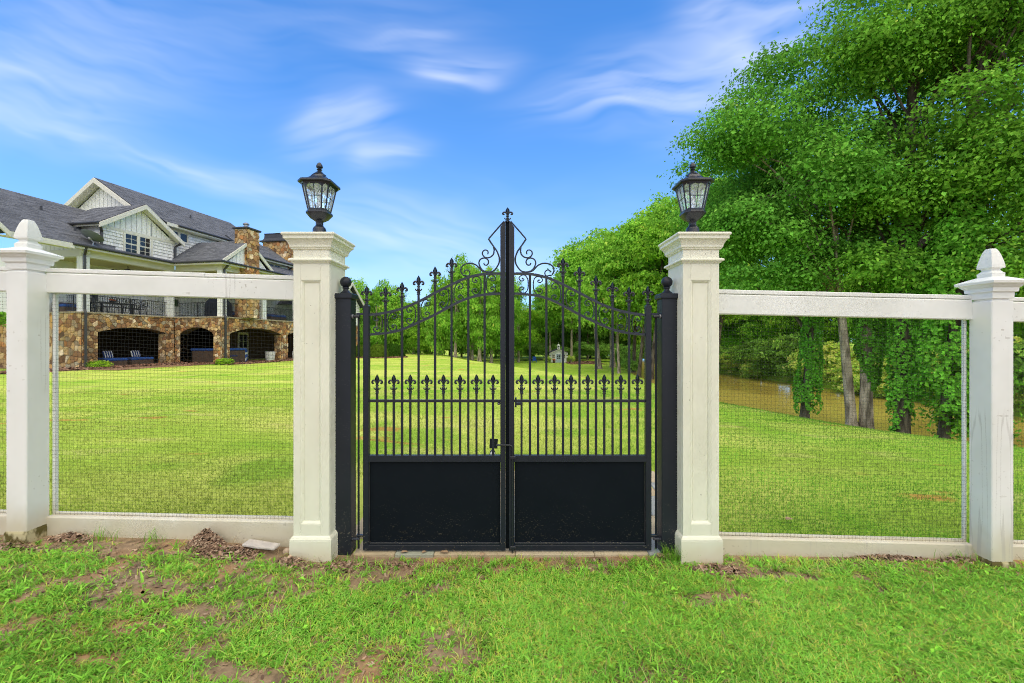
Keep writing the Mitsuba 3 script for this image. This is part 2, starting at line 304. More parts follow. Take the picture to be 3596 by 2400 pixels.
def rail(x0, x1, zb0, zb1, zt0, zt1, y0, y1):
    return prism([[x0, y0, zb0], [x1, y0, zb1], [x1, y1, zb1], [x0, y1, zb0], [x0, y0, zt0], [x1, y0, zt1], [x1, y1, zt1], [x0, y1, zt0]])
def edged(x0, x1, zb0, zb1, zt0, zt1, y0, y1, c=.006):
    n = 9; rs = []
    for t in np.linspace(0, 1, n):
        x, b, tp = lerp(x0, x1, t), lerp(zb0, zb1, t), lerp(zt0, zt1, t)
        rs.append(np.array([[x, y0, b + c], [x, y0 + c, b], [x, y1 - c, b], [x, y1, b + c], [x, y1, tp - c], [x, y1 - c, tp], [x, y0 + c, tp], [x, y0, tp - c]]))
    return rings(rs)
def wire_mesh(x0, x1, zb, zt, y, seed, pitch=.0252):
    """welded hardware cloth: zb, zt are functions of x"""
    rng = np.random.default_rng(seed); ms = []
    ph = rng.uniform(0, 6, 8)
    def wy(x, z): return y + .0035 * np.sin(3.1 * x + ph[0]) * np.sin(4.3 * z + ph[1]) + .0018 * np.sin(9 * x + 7 * z + ph[2])
    def wx(x, z): return x + .0035 * np.sin(2.7 * z + ph[3] + x) + .0012 * np.sin(11 * z + ph[4] + 5 * x)
    def wz(x, z): return z + .0045 * np.sin(2.2 * x + ph[5]) + .0012 * np.sin(13 * x + ph[6] + 9 * z)
    for x in np.arange(x0 + .004, x1, pitch):
        z = np.linspace(zb(x) - .015, zt(x) + .012, 14); ms.append(tube(np.stack([wx(x, z), wy(x, z), z], 1), .0006, 4, up=(0, 1, 0), cap=False))
    zlo, zhi = min(zb(x0), zb(x1)) - .03, max(zt(x0), zt(x1)) + .03
    for z0 in np.arange(zlo, zhi, pitch):
        x = np.linspace(x0, x1, 26); z = wz(x, x * 0 + z0) - .026 * (x - x0)
        ok = (z > zb(x) - .01) & (z < zt(x) + .012)
        if ok.sum() > 2:
            ms.append(tube(np.stack([x[ok], wy(x[ok], z[ok]) + .0012, z[ok]], 1), .0006, 4, up=(0, 1, 0), cap=False))
    return cat(ms)
def fence_bay(x0, x1, top, bot, bz, label, seed, battens):
    """top, bot: (z of the rail's lip left, right), bz: underside of the bottom rail left, right"""
    r = thing('fence', label, 'fence', 'white board and wire fence bays')
    y0, y1 = 2.815, 2.868
    part(r, 'top_rail', edged(x0, x1, top[0] - .139, top[1] - .139, top[0] - .003, top[1] - .003, y0, y1), 'white_paint')
    xm = x0 + .62 * (x1 - x0); zm = lerp(top[0], top[1], .62)
    part(r, 'cap_board', edged(x0, xm - .0015, top[0] + .002, zm + .002, top[0] + .030, zm + .030, y0 + .003, y1 + .012, .004), 'white_paint')
    part(r, 'cap_board', edged(xm + .0015, x1, zm + .002, top[1] + .002, zm + .0285, top[1] + .030, y0 + .004, y1 + .012, .004), 'white_paint')
    part(r, 'bottom_rail', edged(x0, x1, bz[0], bz[1], bot[0], bot[1], y0, y1 + .012, .008), 'white_paint')
    for bx0, bx1 in battens:
        zt, zb = np.interp((bx0 + bx1) / 2, [x0, x1], top) - .139, np.interp((bx0 + bx1) / 2, [x0, x1], bot)
        part(r, 'batten', cbox(bx0, bx1, 2.850, 2.872, zb, zt, .002), 'white_paint')
    part(r, 'sill_strip', edged(x0, x1, bot[0] + .001, bot[1] + .001, bot[0] + .016, bot[1] + .016, 2.852, 2.872, .003), 'white_paint')
    part(r, 'wire_mesh', wire_mesh(x0, x1, lambda x: np.interp(x, [x0, x1], bot) + .0, lambda x: np.interp(x, [x0, x1], top) - .139, 2.846, seed), 'wire_metal', True, kind='stuff')
fence_bay(-3.1745, -1.4365, (1.9226, 1.869), (.2566, .2195), (.085, .04), 'white fence bay of board rails and square wire in front of the stone house', 1, [(-3.1745, -3.152)])
fence_bay(1.361, 3.1385, (1.777, 1.737), (.114, .066), (-.022, -.058), 'white fence bay of board rails and square wire in front of the brown creek', 2, [(3.124, 3.1385), (1.361, 1.372)])
fence_bay(-5.2, -3.3115, (1.985, 1.927), (.298, .262), (.12, .10), 'sliver of white fence bay beyond the mossy post with split finial', 3, [])
fence_bay(3.283, 5.2, (1.728, 1.68), (.06, .02), (-.09, -.13), 'sliver of white fence bay beyond the post before the leafy trees', 4, [])
# ------------------------------------------------------------------ cream gate pillars
def pillar(x0, x1, side, label):
    r = thing('gate_pillar', label, 'pillar', 'cream gate pillars')
    y0, y1 = 2.71, 2.965; cx, cy, hx, hy = (x0 + x1) / 2, (y0 + y1) / 2, (x1 - x0) / 2, (y1 - y0) / 2
    zt, zl = 2.06, .15
    px0, px1 = x0 + .049 + (.0 if side < 0 else .004), x0 + .181 + (.0 if side < 0 else .004)
    pz0, pz1 = .252, 1.853
    rec = .020
    part(r, 'shaft', cbox(x0, x1, y0 + rec, y1, zl - .1, zt, .002), 'cream_paint')
    for a, b, c, d in ((x0, px0, zl - .1, zt), (px1, x1, zl - .1, zt), (px0, px1, pz1, zt), (px0, px1, zl - .1, pz0)):
        part(r, 'face_board', cbox(a + .0004, b - .0004, y0, y0 + rec - .0006, c + .0004, d - .0004, .0012), 'cream_paint')
    # moulding lining the sunk panel
    w, prof = .017, [(0, 0), (.001, .002), (.006, .0035), (.010, .007), (.013, .012), (.016, .014), (.017, .0198)]
    rs = [np.array([[px0 + a, y0 + .001 + b, pz0 + a], [px1 - a, y0 + .001 + b, pz0 + a], [px1 - a, y0 + .001 + b, pz1 - a], [px0 + a, y0 + .001 + b, pz1 - a]]) for a, b in prof]
    m = rings(rs, cap=False)
    part(r, 'panel_moulding', m, 'cream_two')
    part(r, 'panel', box(px0 + w + .001, px1 - w - .001, y0 + rec - .004, y0 + rec + .002, pz0 + w + .001, pz1 - w - .001), 'cream_paint')
    part(r, 'plinth', square_lathe([(.0173, -.15), (.0173, .1455), (.0160, .147)], cx, cy, hx, hy), 'cream_paint')
    part(r, 'base_moulding', square_lathe([(.0160, .1475), (.0165, .151), (.0150, .157), (.0110, .1612), (.0100, .163), (.0095, .166), (.0060, .170), (.0008, .1735), (-.002, .175)], cx, cy, hx, hy), 'cream_paint')
    part(r, 'astragal', square_lathe([(-.001, 1.9655), (.007, 1.9655), (.009, 1.968), (.010, 1.974), (.016, 1.9762), (.0225, 1.978), (.0235, 1.984), (.021, 1.991), (.012, 1.996), (-.001, 1.999)], cx, cy, hx, hy), 'cream_paint')
    part(r, 'cornice', square_lathe([(-.001, 2.055), (.0105, 2.056), (.0115, 2.061), (.0165, 2.0655), (.018, 2.0715), (.0185, 2.080), (.0215, 2.088), (.027, 2.099), (.034, 2.109), (.0405, 2.1155), (.0445, 2.1175), (.0450, 2.135), (.0475, 2.137), (.052, 2.1405), (.054, 2.147), (.053, 2.153), (.049, 2.157), (-.08, 2.162)], cx, cy, hx, hy), 'cream_paint')
    return cx, cy
scene['cream_two'] = two(pr(P(f_cream), 0.42, 0.45))
LP = pillar(-1.4355, -1.198, -1, 'cream panelled gate pillar with moulded cap beside the fence bay before the house')
RP = pillar(1.1215, 1.360, 1, 'cream panelled gate pillar with moulded cap beside the fence bay before the creek')
# ------------------------------------------------------------------ lanterns
def lantern(cx, cy, rot, label):
    r = thing('post_lantern', label, 'lantern', 'black lanterns on the gate pillars')
    z0 = 2.1605
    def T8(h, c, z):  # square with cut corners: half width h, corner cut c
        p = np.array([[h - c, -h], [h, -h + c], [h, h - c], [h - c, h], [-h + c, h], [-h, h - c], [-h, -h + c], [-h + c, -h]])
        a = math.radians(rot); p = p @ np.array([[math.cos(a), math.sin(a)], [-math.sin(a), math.cos(a)]])
        return np.stack([cx + p[:, 0], cy + p[:, 1], 0 * p[:, 0] + z], 1)
    part(r, 'fitter', lathe([(.045, z0), (.047, z0 + .006), (.044, z0 + .012), (.043, z0 + .058), (.038, z0 + .070), (.028, z0 + .080), (.024, z0 + .090)], cx, cy, 28), 'gloss_metal', 40)
    part(r, 'neck', lathe([(.024, z0 + .086), (.024, z0 + .108), (.032, z0 + .118)], cx, cy, 24), 'gloss_metal', 40)
    part(r, 'tray', rings([T8(h, h * .42, z) for h, z in ((.028, z0 + .114), (.050, z0 + .128), (.066, z0 + .150), (.072, z0 + .158), (.074, z0 + .162), (.073, z0 + .173), (.066, z0 + .180))]), 'gloss_metal', 25)
    zb, zt = z0 + .180, z0 + .358; hb, ht = .058, .091; cb, ct = .019, .031
    A, B = T8(hb, cb, zb), T8(ht, ct, zt)
    part(r, 'top_frame', rings([T8(ht - .012, ct, zt - .004), T8(ht + .004, ct, zt - .012), T8(ht + .010, ct, zt + .010), T8(ht + .002, ct, zt + .014)]), 'gloss_metal', 25)
    part(r, 'bottom_frame', rings([T8(hb + .004, cb, zb - .003), T8(hb + .005, cb, zb + .009), T8(hb - .006, cb, zb + .010)]), 'gloss_metal', 25)
    for k in range(8):
        part(r, 'corner_bar', tube([A[k], B[k]], .0052, 6), 'gloss_metal')
    ctr = np.array([cx, cy, 0])
    for k in range(8):
        a0, a1, b0, b1 = A[k], A[(k + 1) % 8], B[k], B[(k + 1) % 8]
        wide = np.linalg.norm(b1 - b0) > .07
        def at(u, v): return (a0 * (1 - u) + a1 * u) * (1 - v) + (b0 * (1 - u) + b1 * u) * v
        nrm = np.cross(a1 - a0, b0 - a0); nrm /= np.linalg.norm(nrm)
        if nrm @ ((a0 + b1) / 2 - ctr) * 1 < 0 and (nrm[:2] @ ((a0 + b1) / 2 - ctr)[:2]) < 0: nrm = -nrm
        c4 = [at(0.03, 0), at(.97, 0), at(.97, 1), at(.03, 1)]
        part(r, 'pane', prism([*(np.array(c4) - nrm * .0040), *(np.array(c4) - nrm * .0012)]), 'glass_seeded')
        if wide:
            part(r, 'glazing_bar', tube([at(.5, .02), at(.5, .95)], .0026, 4), 'gloss_metal')
            part(r, 'glazing_bar', tube([at(.05, .50), at(.95, .50)], .0026, 4), 'gloss_metal')
        # the curved valance at the top of the face
        n = 11; us = np.linspace(.03, .97, n)
        dip = (.055 + .075 * np.abs(np.cos(np.pi * us)) ** 1.5 + (.03 * np.cos(4 * np.pi * us) if wide else 0))
        top = np.array([at(u, 1.0) for u in us]); low = np.array([at(u, 1 - q) for u, q in zip(us, dip)])
        part(r, 'valance', rings([np.array([top[i] + nrm * .003, top[i] - nrm * .002, low[i] - nrm * .002, low[i] + nrm * .003]) for i in range(n)]), 'gloss_metal')
    part(r, 'candle', lathe([(.012, zb - .01), (.012, zb + .085), (.003, zb + .092)], cx, cy, 12), 'lens_white', 40)
    part(r, 'candle_bulb', lathe([(.006, zb + .09), (.013, zb + .105), (.012, zb + .118), (.004, zb + .140), (.001, zb + .148)], cx, cy, 12), 'lens_white', 40)
    e = zt + .010
    part(r, 'roof', rings([T8(ht - .01, ct, e - .004), T8(ht + .017, ct + .005, e - .012), T8(ht + .022, ct + .006, e - .007), T8(ht + .021, ct + .006, e + .004), T8(ht + .012, ct + .003, e + .010), T8(.074, .028, e + .022), T8(.054, .022, e + .040), T8(.046, .019, e + .054), T8(.040, .017, e + .060)]), 'gloss_metal', 20)
    part(r, 'roof_cone', lathe([(.040, e + .060), (.043, e + .064), (.030, e + .074), (.020, e + .084), (.013, e + .092), (.012, e + .097)], cx, cy, 20), 'gloss_metal', 30)
    part(r, 'finial', lathe([(.012, e + .096), (.018, e + .101), (.012, e + .107), (.013, e + .111), (.021, e + .116), (.022, e + .123), (.019, e + .133), (.012, e + .144), (.004, e + .151), (.001, e + .152)], cx, cy, 20), 'gloss_metal', 40)
lantern(LP[0] - .006, LP[1], 0, 'black lantern with seeded glass on the pillar nearer the house')
lantern(RP[0], RP[1], 0, 'black lantern with seeded glass on the pillar nearer the creek')

# ------------------------------------------------------------------ steel gate posts
GY = 2.850                                             # the gate's middle plane
def gx(u): return (u - 1798) / F * GY
def gz(v): return CZ - (v - 1200) / F * GY
def steel_post(x0, x1, s, label):
    r = thing('gate_post', label, 'gate post', 'black steel gate posts')
    y0, y1, zt = 2.80, 2.90, 1.748; cx, cy, h = (x0 + x1) / 2, 2.85, (x1 - x0) / 2
    part(r, 'tube', cbox(x0, x1, y0, y1, -.12, zt, .004), 'black_metal')
    part(r, 'cap', square_lathe([(.0105, zt - .006), (.012, zt), (.012, zt + .024), (.008, zt + .029), (-.012, zt + .031)], cx, cy, h, .05), 'black_metal')
    part(r, 'cap_neck', lathe([(.036, zt + .030), (.037, zt + .036), (.028, zt + .043), (.019, zt + .053), (.017, zt + .060), (.018, zt + .066), (.024, zt + .068), (.024, zt + .073), (.018, zt + .077)], cx, cy, 24), 'black_metal', 35)
    part(r, 'ball', ball([cx, cy, zt + .111], .038, 20), 'black_metal', True)
    bx = x0 if s < 0 else x1
    part(r, 'bracket', cbox(min(bx, bx + s * .022), max(bx, bx + s * .022), 2.83, 2.86, 1.655, 1.692, .003), 'gloss_metal')
    part(r, 'bracket_bolt', tube([[bx + s * .012, 2.815, 1.674], [bx + s * .012, 2.835, 1.674]], .009, 8, up=(0, 0, 1)), 'gloss_metal')
    ix = x1 if s < 0 else x0
    for z in (1.622, .098):
        part(r, 'hinge_pin', tube([[ix - .001 * -s, 2.83, z], [ix - s * .05, 2.83, z]], .010, 8, up=(0, 0, 1)), 'gloss_metal')
        part(r, 'hinge_washer', tube([[ix + .0005 * -s, 2.83, z], [ix - s * .008, 2.83, z]], .016, 8, up=(0, 0, 1)), 'steel_grey' if z > 1 else 'gloss_metal')
steel_post(-1.199, -1.0945, -1, 'black steel gate post with ball top against the house side pillar')
steel_post(1.0175, 1.120, 1, 'black steel gate post with ball top against the creek side pillar')

# ------------------------------------------------------------------ the wrought iron gate
def fleur_mesh(s=1.0):
    """a cast fleur-de-lis point, standing on z = 0, about .134 m tall, lying in the xz plane"""
    ms = []
    q = s * .000522                                     # metres per unit; 256 units tall
    def blade(pts, d):
        n = len(pts); L = np.array([[-x, 0, z] for x, z in pts]); R = np.array([[x, 0, z] for x, z in pts]); Cf = np.array([[0, -d * min(1, x / 14 + .25), z] for x, z in pts]); Cb = Cf * [1, -1, 1]
        return rings([np.array([L[i], Cf[i], R[i], Cb[i]]) * q for i in range(n)])
    ms.append(blade([(13, 108), (15, 135), (22, 165), (29, 190), (28, 204), (18, 228), (8, 246), (.6, 256)], 18))
    for sx in (-1, 1):
        c = catmull(np.array([[5, 0, 112], [10, 0, 140], [24, 0, 166], [44, 0, 176], [60, 0, 165], [66, 0, 148], [58, 0, 136], [49, 0, 138]]) * [sx, 1, 1], 5)
        rr = np.interp(np.linspace(0, 1, len(c)), [0, .3, .55, .85, 1], [9, 11.5, 13.5, 12, 9])
        ms.append(tube(c * q, rr * q, 8, up=(0, 1, 0)))
        ms.append(ball(c[-1] * q, 11 * q, 6))
        c = catmull(np.array([[8, 0, 40], [14, 0, 55], [26, 0, 58], [38, 0, 66], [40, 0, 80]]) * [sx, 1, 1], 5)
        ms.append(tube(c * q, np.linspace(11, 7, len(c)) * q, 7, up=(0, 1, 0)))
    ms.append(tube(catmull(np.array([[0, -8, 40], [0, -16, 56], [0, -26, 66], [0, -28, 80]], float), 5) * q, np.linspace(9, 5, 16) * q, 7, up=(1, 0, 0)))
    ms.append(lathe([(r * q, z * q) for r, z in ((18, 0), (26, 2), (26, 8), (20, 11), (19, 24), (25, 27), (25, 33), (17, 38), (19, 58), (22, 70), (17, 86), (14, 96), (22, 102), (24, 106), (22, 112), (12, 116), (10, 124))], 0, 0, 10))
    return cat(ms)
fleur = mikit.ply(fleur_mesh(), 'gloss_metal', smooth=35)
AU, AV = [1278, 1296, 1352, 1410, 1468.6, 1526, 1585, 1642, 1698, 1755.6, 1781], [1107, 1106.7, 1099.6, 1085, 1060.8, 1030.7, 1000.5, 976, 963.8, 961.8, 961.5]
BU, BV = [1278, 1296, 1352, 1410, 1468.6, 1526, 1585, 1642, 1698, 1755.6, 1781], [1176, 1175.6, 1171, 1158.4, 1134, 1106.7, 1075, 1049, 1036.4, 1032, 1031.5]
from scipy.interpolate import PchipInterpolator, CubicSpline
fA, fB = CubicSpline(AU[1:-1], AV[1:-1]), CubicSpline(BU[1:-1], BV[1:-1])
MID = 1781.5
def leaf(side, label):
    """side -1: the leaf on the house side, +1: its mirror image on the creek side"""
    r = thing('iron_gate', label, 'gate', 'leaves of the iron gate')
    def X(u): return gx(MID + side * (MID - u))        # u is given as on the left leaf
    def seg(u0, u1): return tuple(sorted((X(u0), X(u1))))
    yf, yb = GY - .019, GY + .019
    so, si = seg(1278, 1297.5), seg(1757, 1775.5)
    part(r, 'outer_stile', cbox(*so, yf, yb, .017, gz(1078), .002), 'black_metal')
    part(r, 'stile_cap', square_lathe([(.001, gz(1078)), (.001, gz(1076)), (-.012, gz(1070)), (-.014, gz(1068))], sum(so) / 2, GY, (so[1] - so[0]) / 2), 'gloss_metal')
    place(name(r + '__finial'), fleur, T().translate([sum(so) / 2, GY, gz(1071)]) @ T().scale([.98, .98, .98]))
    zi = [(776, 802)][0]
    a, b = si
    inner, outer = (gz(776), gz(801))
    zt = (outer, inner) if side < 0 else (inner, outer)
    part(r, 'inner_stile', prism([[a, yf, .017], [b, yf, .017], [b, yb, .017], [a, yb, .017], [a, yf, zt[0]], [b, yf, zt[1]], [b, yb, zt[1]], [a, yb, zt[0]]]), 'black_metal')
    xs = seg(1297, 1757.5)
    part(r, 'bottom_rail', cbox(*xs, yf, yb, .017, .052, .002), 'black_metal')
    part(r, 'lock_rail', cbox(*xs, yf, yb, gz(1621), gz(1598.5), .002), 'black_metal')
    part(r, 'mid_rail', cbox(*xs, GY - .009, GY + .009, gz(1413), gz(1403.5), .003), 'gloss_metal')
    part(r, 'panel', box(xs[0] + .003, xs[1] - .003, GY + .004, GY + .008, .056, gz(1623)), 'black_panel')
    part(r, 'panel_trim', cbox(xs[0] + .004, xs[1] - .004, GY - .012, GY + .003, .052, .066, .002), 'gloss_metal')
    for t in (.2, .4, .62, .82):
        part(r, 'weld', ball([lerp(*xs, t), GY - .004, .0685], .005, 5), 'gloss_metal', True)
    for f, nm in ((fA, 'arch_rail'), (fB, 'arch_rail')):
        us = np.linspace(1296.5, 1757, 60)
        part(r, nm, sqbar(np.stack([X(us), us * 0 + GY, gz(f(us))], 1), .0165), 'gloss_metal', 30)
    zl = gz(1598.5)
    tall = [1354, 1412, 1470, 1528, 1586, 1644.5, 1702]
    short = [1324.3, 1383, 1441, 1499, 1557.5, 1615.6, 1673.4, 1731.5]
    FT = {1354: 1071 + 2, 1412: 1056.5, 1470: 1034, 1528: 1002, 1586: 971}       # where the points stand
    for u in tall:
        zt = gz(fA(u)) if u > 1600 else gz(FT[u])
        part(r, 'picket', cbox(X(u) - .0075, X(u) + .0075, GY - .0072, GY + .0072, zl, zt, .0018), 'black_metal')
        if u < 1600:
            place(name(r + '__finial'), fleur, T().translate([X(u), GY, zt - .004]))
    for u in short:
        part(r, 'picket', cbox(X(u) - .0075, X(u) + .0075, GY - .0073, GY + .0073, zl, gz(1381), .0018), 'black_metal')
        place(name(r + '__finial'), fleur, T().translate([X(u), GY, gz(1383)]))
        
    # C scrolls back to back on every second picket
    for pu in (1352.5, 1468.6, 1585, 1699):
        for s in (-1, 1):
            u = pu + s * 24; zm = (gz(fA(u)) + gz(fB(u))) / 2; hgt = (gz(fA(u)) - gz(fB(u))) / 2 - .0085
            zin = (gz(fA(pu)) + gz(fB(pu))) / 2
            pts = []
            for k in np.linspace(-1, 1, 25):            # the back of the C
                pts.append([s * (9 + 8 * abs(k) ** 2.2 + 0), k])
            c0 = [(9.0, 0), (9.6, .35), (13, .72), (21, .97), (32, .96), (40, .74), (40, .50), (33, .34), (25.5, .40), (24.5, .53), (29, .60)]
            up = catmull([(a, b) for a, b in c0], 6)
            full = np.vstack([up[::-1] * [1, 1], up[1:] * [1, -1]])
            xx = X(pu + s * full[:, 0]); tl = np.clip((full[:, 0] - 9) / 30, 0, 1)
            zz = zin + (zm - zin) * np.minimum(1, full[:, 0] / 24) + full[:, 1] * hgt
            ln = len(full); rr = .0038 + 0 * xx
            part(r, 'scroll', tube(np.stack([xx, xx * 0 + GY, zz], 1), rr, 6, up=(0, 1, 0), flat=1.3), 'gloss_metal', 40)
            for e in (0, -1):
                part(r, 'scroll_tip', ball([xx[e], GY, zz[e]], .0062, 7), 'gloss_metal', True)
    # the crest beside the centre: crop pixels of the photo turned to gate pixels
    def cp(x, y): return 1640 + x * .255, 700 + y * .255
    def crest(pts, r0, r1, n=8, corner=False):
        c = np.array([cp(*p) for p in pts]); c = catmull(c, n) if not corner else c
        part(r, 'crest_scroll', tube(np.stack([X(c[:, 0]), c[:, 0] * 0 + GY, gz(c[:, 1])], 1), np.linspace(r0, r1, len(c)), 6, up=(0, 1, 0), flat=1.25), 'gloss_metal', 40)
    crest([(508, 306), (400, 428), (300, 545)], .0052, .0055, corner=True)
    crest([(297, 548), (330, 600), (372, 660), (410, 715), (437, 780), (446, 835), (436, 890), (405, 945), (365, 988), (315, 1003), (255, 998), (205, 970), (175, 920), (164, 875), (180, 835), (215, 815), (258, 815), (290, 842), (295, 880), (272, 908), (243, 905), (231, 880)], .0058, .0048)
    crest([(366, 655), (373, 705), (362, 760), (325, 796), (280, 808), (240, 796), (214, 762), (216, 725), (243, 702), (275, 706), (291, 732), (283, 760)], .0055, .0045)
    crest([(250, 1002), (205, 985), (160, 940), (125, 908), (70, 886), (10, 886), (-45, 905), (-82, 948), (-84, 1000), (-60, 1040)], .0055, .0050)
    crest([(-58, 1050), (-24, 1052), (20, 1056), (38, 1022), (25, 990), (-5, 976), (-32, 990), (-36, 1012)], .0042, .0045)
    # hinges: lugs on the stile and the rod that the leaf turns on
    hx = X(1259.5)
    for z in (1.632, .104):
        part(r, 'hinge_lug', cbox(*sorted((X(1252), X(1279))), GY - .011, GY + .011, z, z + .014, .002), 'gloss_metal')
    part(r, 'hinge_rod', tube([[hx, GY, .022], [hx, GY, 1.634]], .0075, 8), 'black_metal', 40)
    return r, X
L, XL = leaf(-1, 'black iron gate leaf hung next to the house side pillar')
R, XR = leaf(1, 'black iron gate leaf with drop bolt hung next to the creek side pillar')
part(R, 'astragal', cbox(gx(1775.9), gx(1790), GY + .006, GY + .018, .017, gz(776), .001), 'black_panel')
place(name(R + '__finial'), fleur, T().translate([gx(1782.5), GY + .006, gz(782)]) @ T().scale([.96, .96, .80]))
part(R, 'latch_box', cbox(gx(1808.6), gx(1834), GY - .014, GY + .014, gz(1423), gz(1414), .002), 'gloss_metal')
part(R, 'latch_plate', cbox(gx(1808.6), gx(1814), GY - .016, GY + .016, gz(1430), gz(1396), .002), 'gloss_metal')
part(L, 'latch_eye', tube([[gx(1752), GY - .016, gz(1417)], [gx(1752), GY + .008, gz(1417)]], .010, 10, up=(0, 0, 1)), 'gloss_metal')
part(L, 'latch_eye', tube([[gx(1752), GY - .019, gz(1417)], [gx(1752), GY - .0165, gz(1417)]], .0045, 8, up=(0, 0, 1)), 'steel_grey')
yr = GY - .028
part(R, 'drop_bolt', tube([[gx(1744), yr, gz(1560)], [gx(1788), yr, gz(1560)], [gx(1796), yr, gz(1562)], [gx(1799.5), yr, gz(1568)], [gx(1800), yr, gz(1580)], [gx(1800), yr, gz(1940)]], .0062, 8, up=(0, 1, 0)), 'gloss_metal', 40, label='bent drop bolt of the gate')
for v in (1604, 1916):
    part(R, 'bolt_guide', cbox(gx(1791), gx(1811), GY - .038, GY - .0195, gz(v + 6), gz(v - 5), .003), 'gloss_metal')

# ------------------------------------------------------------------ threshold and paved apron behind the gate
rng = np.random.default_rng(4)
tag('path', kind='structure'); 
add('path', box(-1.56, 1.60, 2.83, 4.62, -.16, -.0065), 'earth_mat')
STONE = {'tan': (0.46, 0.37, 0.24), 'grey': (0.33, 0.35, 0.34), 'buff': (0.50, 0.42, 0.29), 'green': (0.36, 0.37, 0.29)}
def f_flag(c):
    return P(lambda p, n, uv: MX(tuple(v * .8 for v in c), tuple(v * 1.12 for v in c), FB(p.x * 9, p.y * 9, p.z * 9, octaves=4)))
for k, c in STONE.items():
    scene['flag_' + k] = bump(pr(f_flag(c), .8, .2), lambda p, n, uv: .004 * FB(p.x * 30, p.y * 30, p.z * 30, octaves=3), 2e-3)
edge = [(-1.086, -.80, 'tan'), (-.797, -.535, 'green'), (-.532, .02, 'tan'), (.023, .56, 'buff'), (.563, .93, 'buff'), (.933, 1.04, 'grey')]
for a, b, c in edge:
    z = rng.uniform(-.002, .002)
    part('path', 'flagstone', cbox(a, b, 2.808 + rng.uniform(-.004, .004), 3.03, -.075, .004 + z, .005), 'flag_' + c)
y = 3.035
while y < 4.6:
    d = rng.uniform(.30, .52); y2 = min(y + d, 4.62); x = -1.55
    while x < 1.58:
        w = rng.uniform(.32, .62); x2 = min(x + w, 1.59)
        if x2 - x > .08:
            part('path', 'flagstone', cbox(x + .004, x2 - .004, y + .004, y2 - .004, -.06, .003 + rng.uniform(-.002, .003), .006), 'flag_' + ['tan', 'grey', 'buff', 'green', 'grey', 'tan'][rng.integers(6)])
        x = x2
    y = y2
# ------------------------------------------------------------------ the house: a frame of its own (s along the porch front, t out to the lawn, z up)
HX, HY = -22.61, 21.70
Dd, Nn = np.array([.177, .984, 0]) / math.hypot(.177, .984), np.array([.984, -.177, 0]) / math.hypot(.177, .984)
def W(s, t, z): return np.array([HX, HY, 0]) + s * Dd + t * Nn + np.array([0, 0, z])
HM = np.eye(4); HM[:3, 0], HM[:3, 1], HM[:3, 2], HM[:3, 3] = Dd, -Nn, [0, 0, 1], [HX, HY, 0]   # x = s, y = -t
def hw(m):
    m = m.copy(); m.apply_transform(HM); return m
def hb(s0, s1, t0, t1, z0, z1): return hw(box(s0, s1, -t1, -t0, z0, z1))
def hcb(s0, s1, t0, t1, z0, z1, c=.01): return hw(cbox(s0, s1, -t1, -t0, z0, z1, c))
def hsq(z0, z1): pass
class Face:
    """a wall plane: a runs along it, z up, o is outward"""
    def __init__(s, o, a, n): s.o, s.a, s.n = np.array(o, float), np.array(a, float), np.array(n, float)
    def p(s, a, z, d=0):
        a, z, d = np.broadcast_arrays(np.asarray(a, float), np.asarray(z, float), np.asarray(d, float))
        return s.o + a[..., None] * s.a + z[..., None] * np.array([0, 0, 1.0]) + d[..., None] * s.n
    def slab(s, poly, d0, d1):
        ms = []
        for g in getattr(poly, 'geoms', [poly]):
            if g.is_empty or g.area < 1e-4: continue
            m = trimesh.creation.extrude_polygon(g, d1 - d0, engine='earcut'); v = m.vertices
            m = trimesh.Trimesh(s.p(v[:, 0], v[:, 1], v[:, 2] + d0), m.faces, process=False)
            if m.volume < 0: m.invert()
            ms.append(m)
        return cat(ms)
    def bx(s, a0, a1, z0, z1, d0, d1): return s.slab(sbox(a0, z0, a1, z1), d0, d1)
F1 = lambda t: Face(W(0, t, 0), Dd, Nn)                       # faces the lawn, a = s
R1 = lambda s: Face(W(s, 0, 0), Nn, -Dd)                      # faces the camera's side, a = t
def arch(a0, a1, zs, zc, zb=-.2):
    c = (a0 + a1) / 2; h = zc - zs; w = (a1 - a0) / 2; r = (w * w + h * h) / (2 * h); th = math.asin(w / r)
    return Polygon([(a0, zb), *[(c + r * math.sin(q), zc - r + r * math.cos(q)) for q in np.linspace(-th, th, 15)], (a1, zb)])
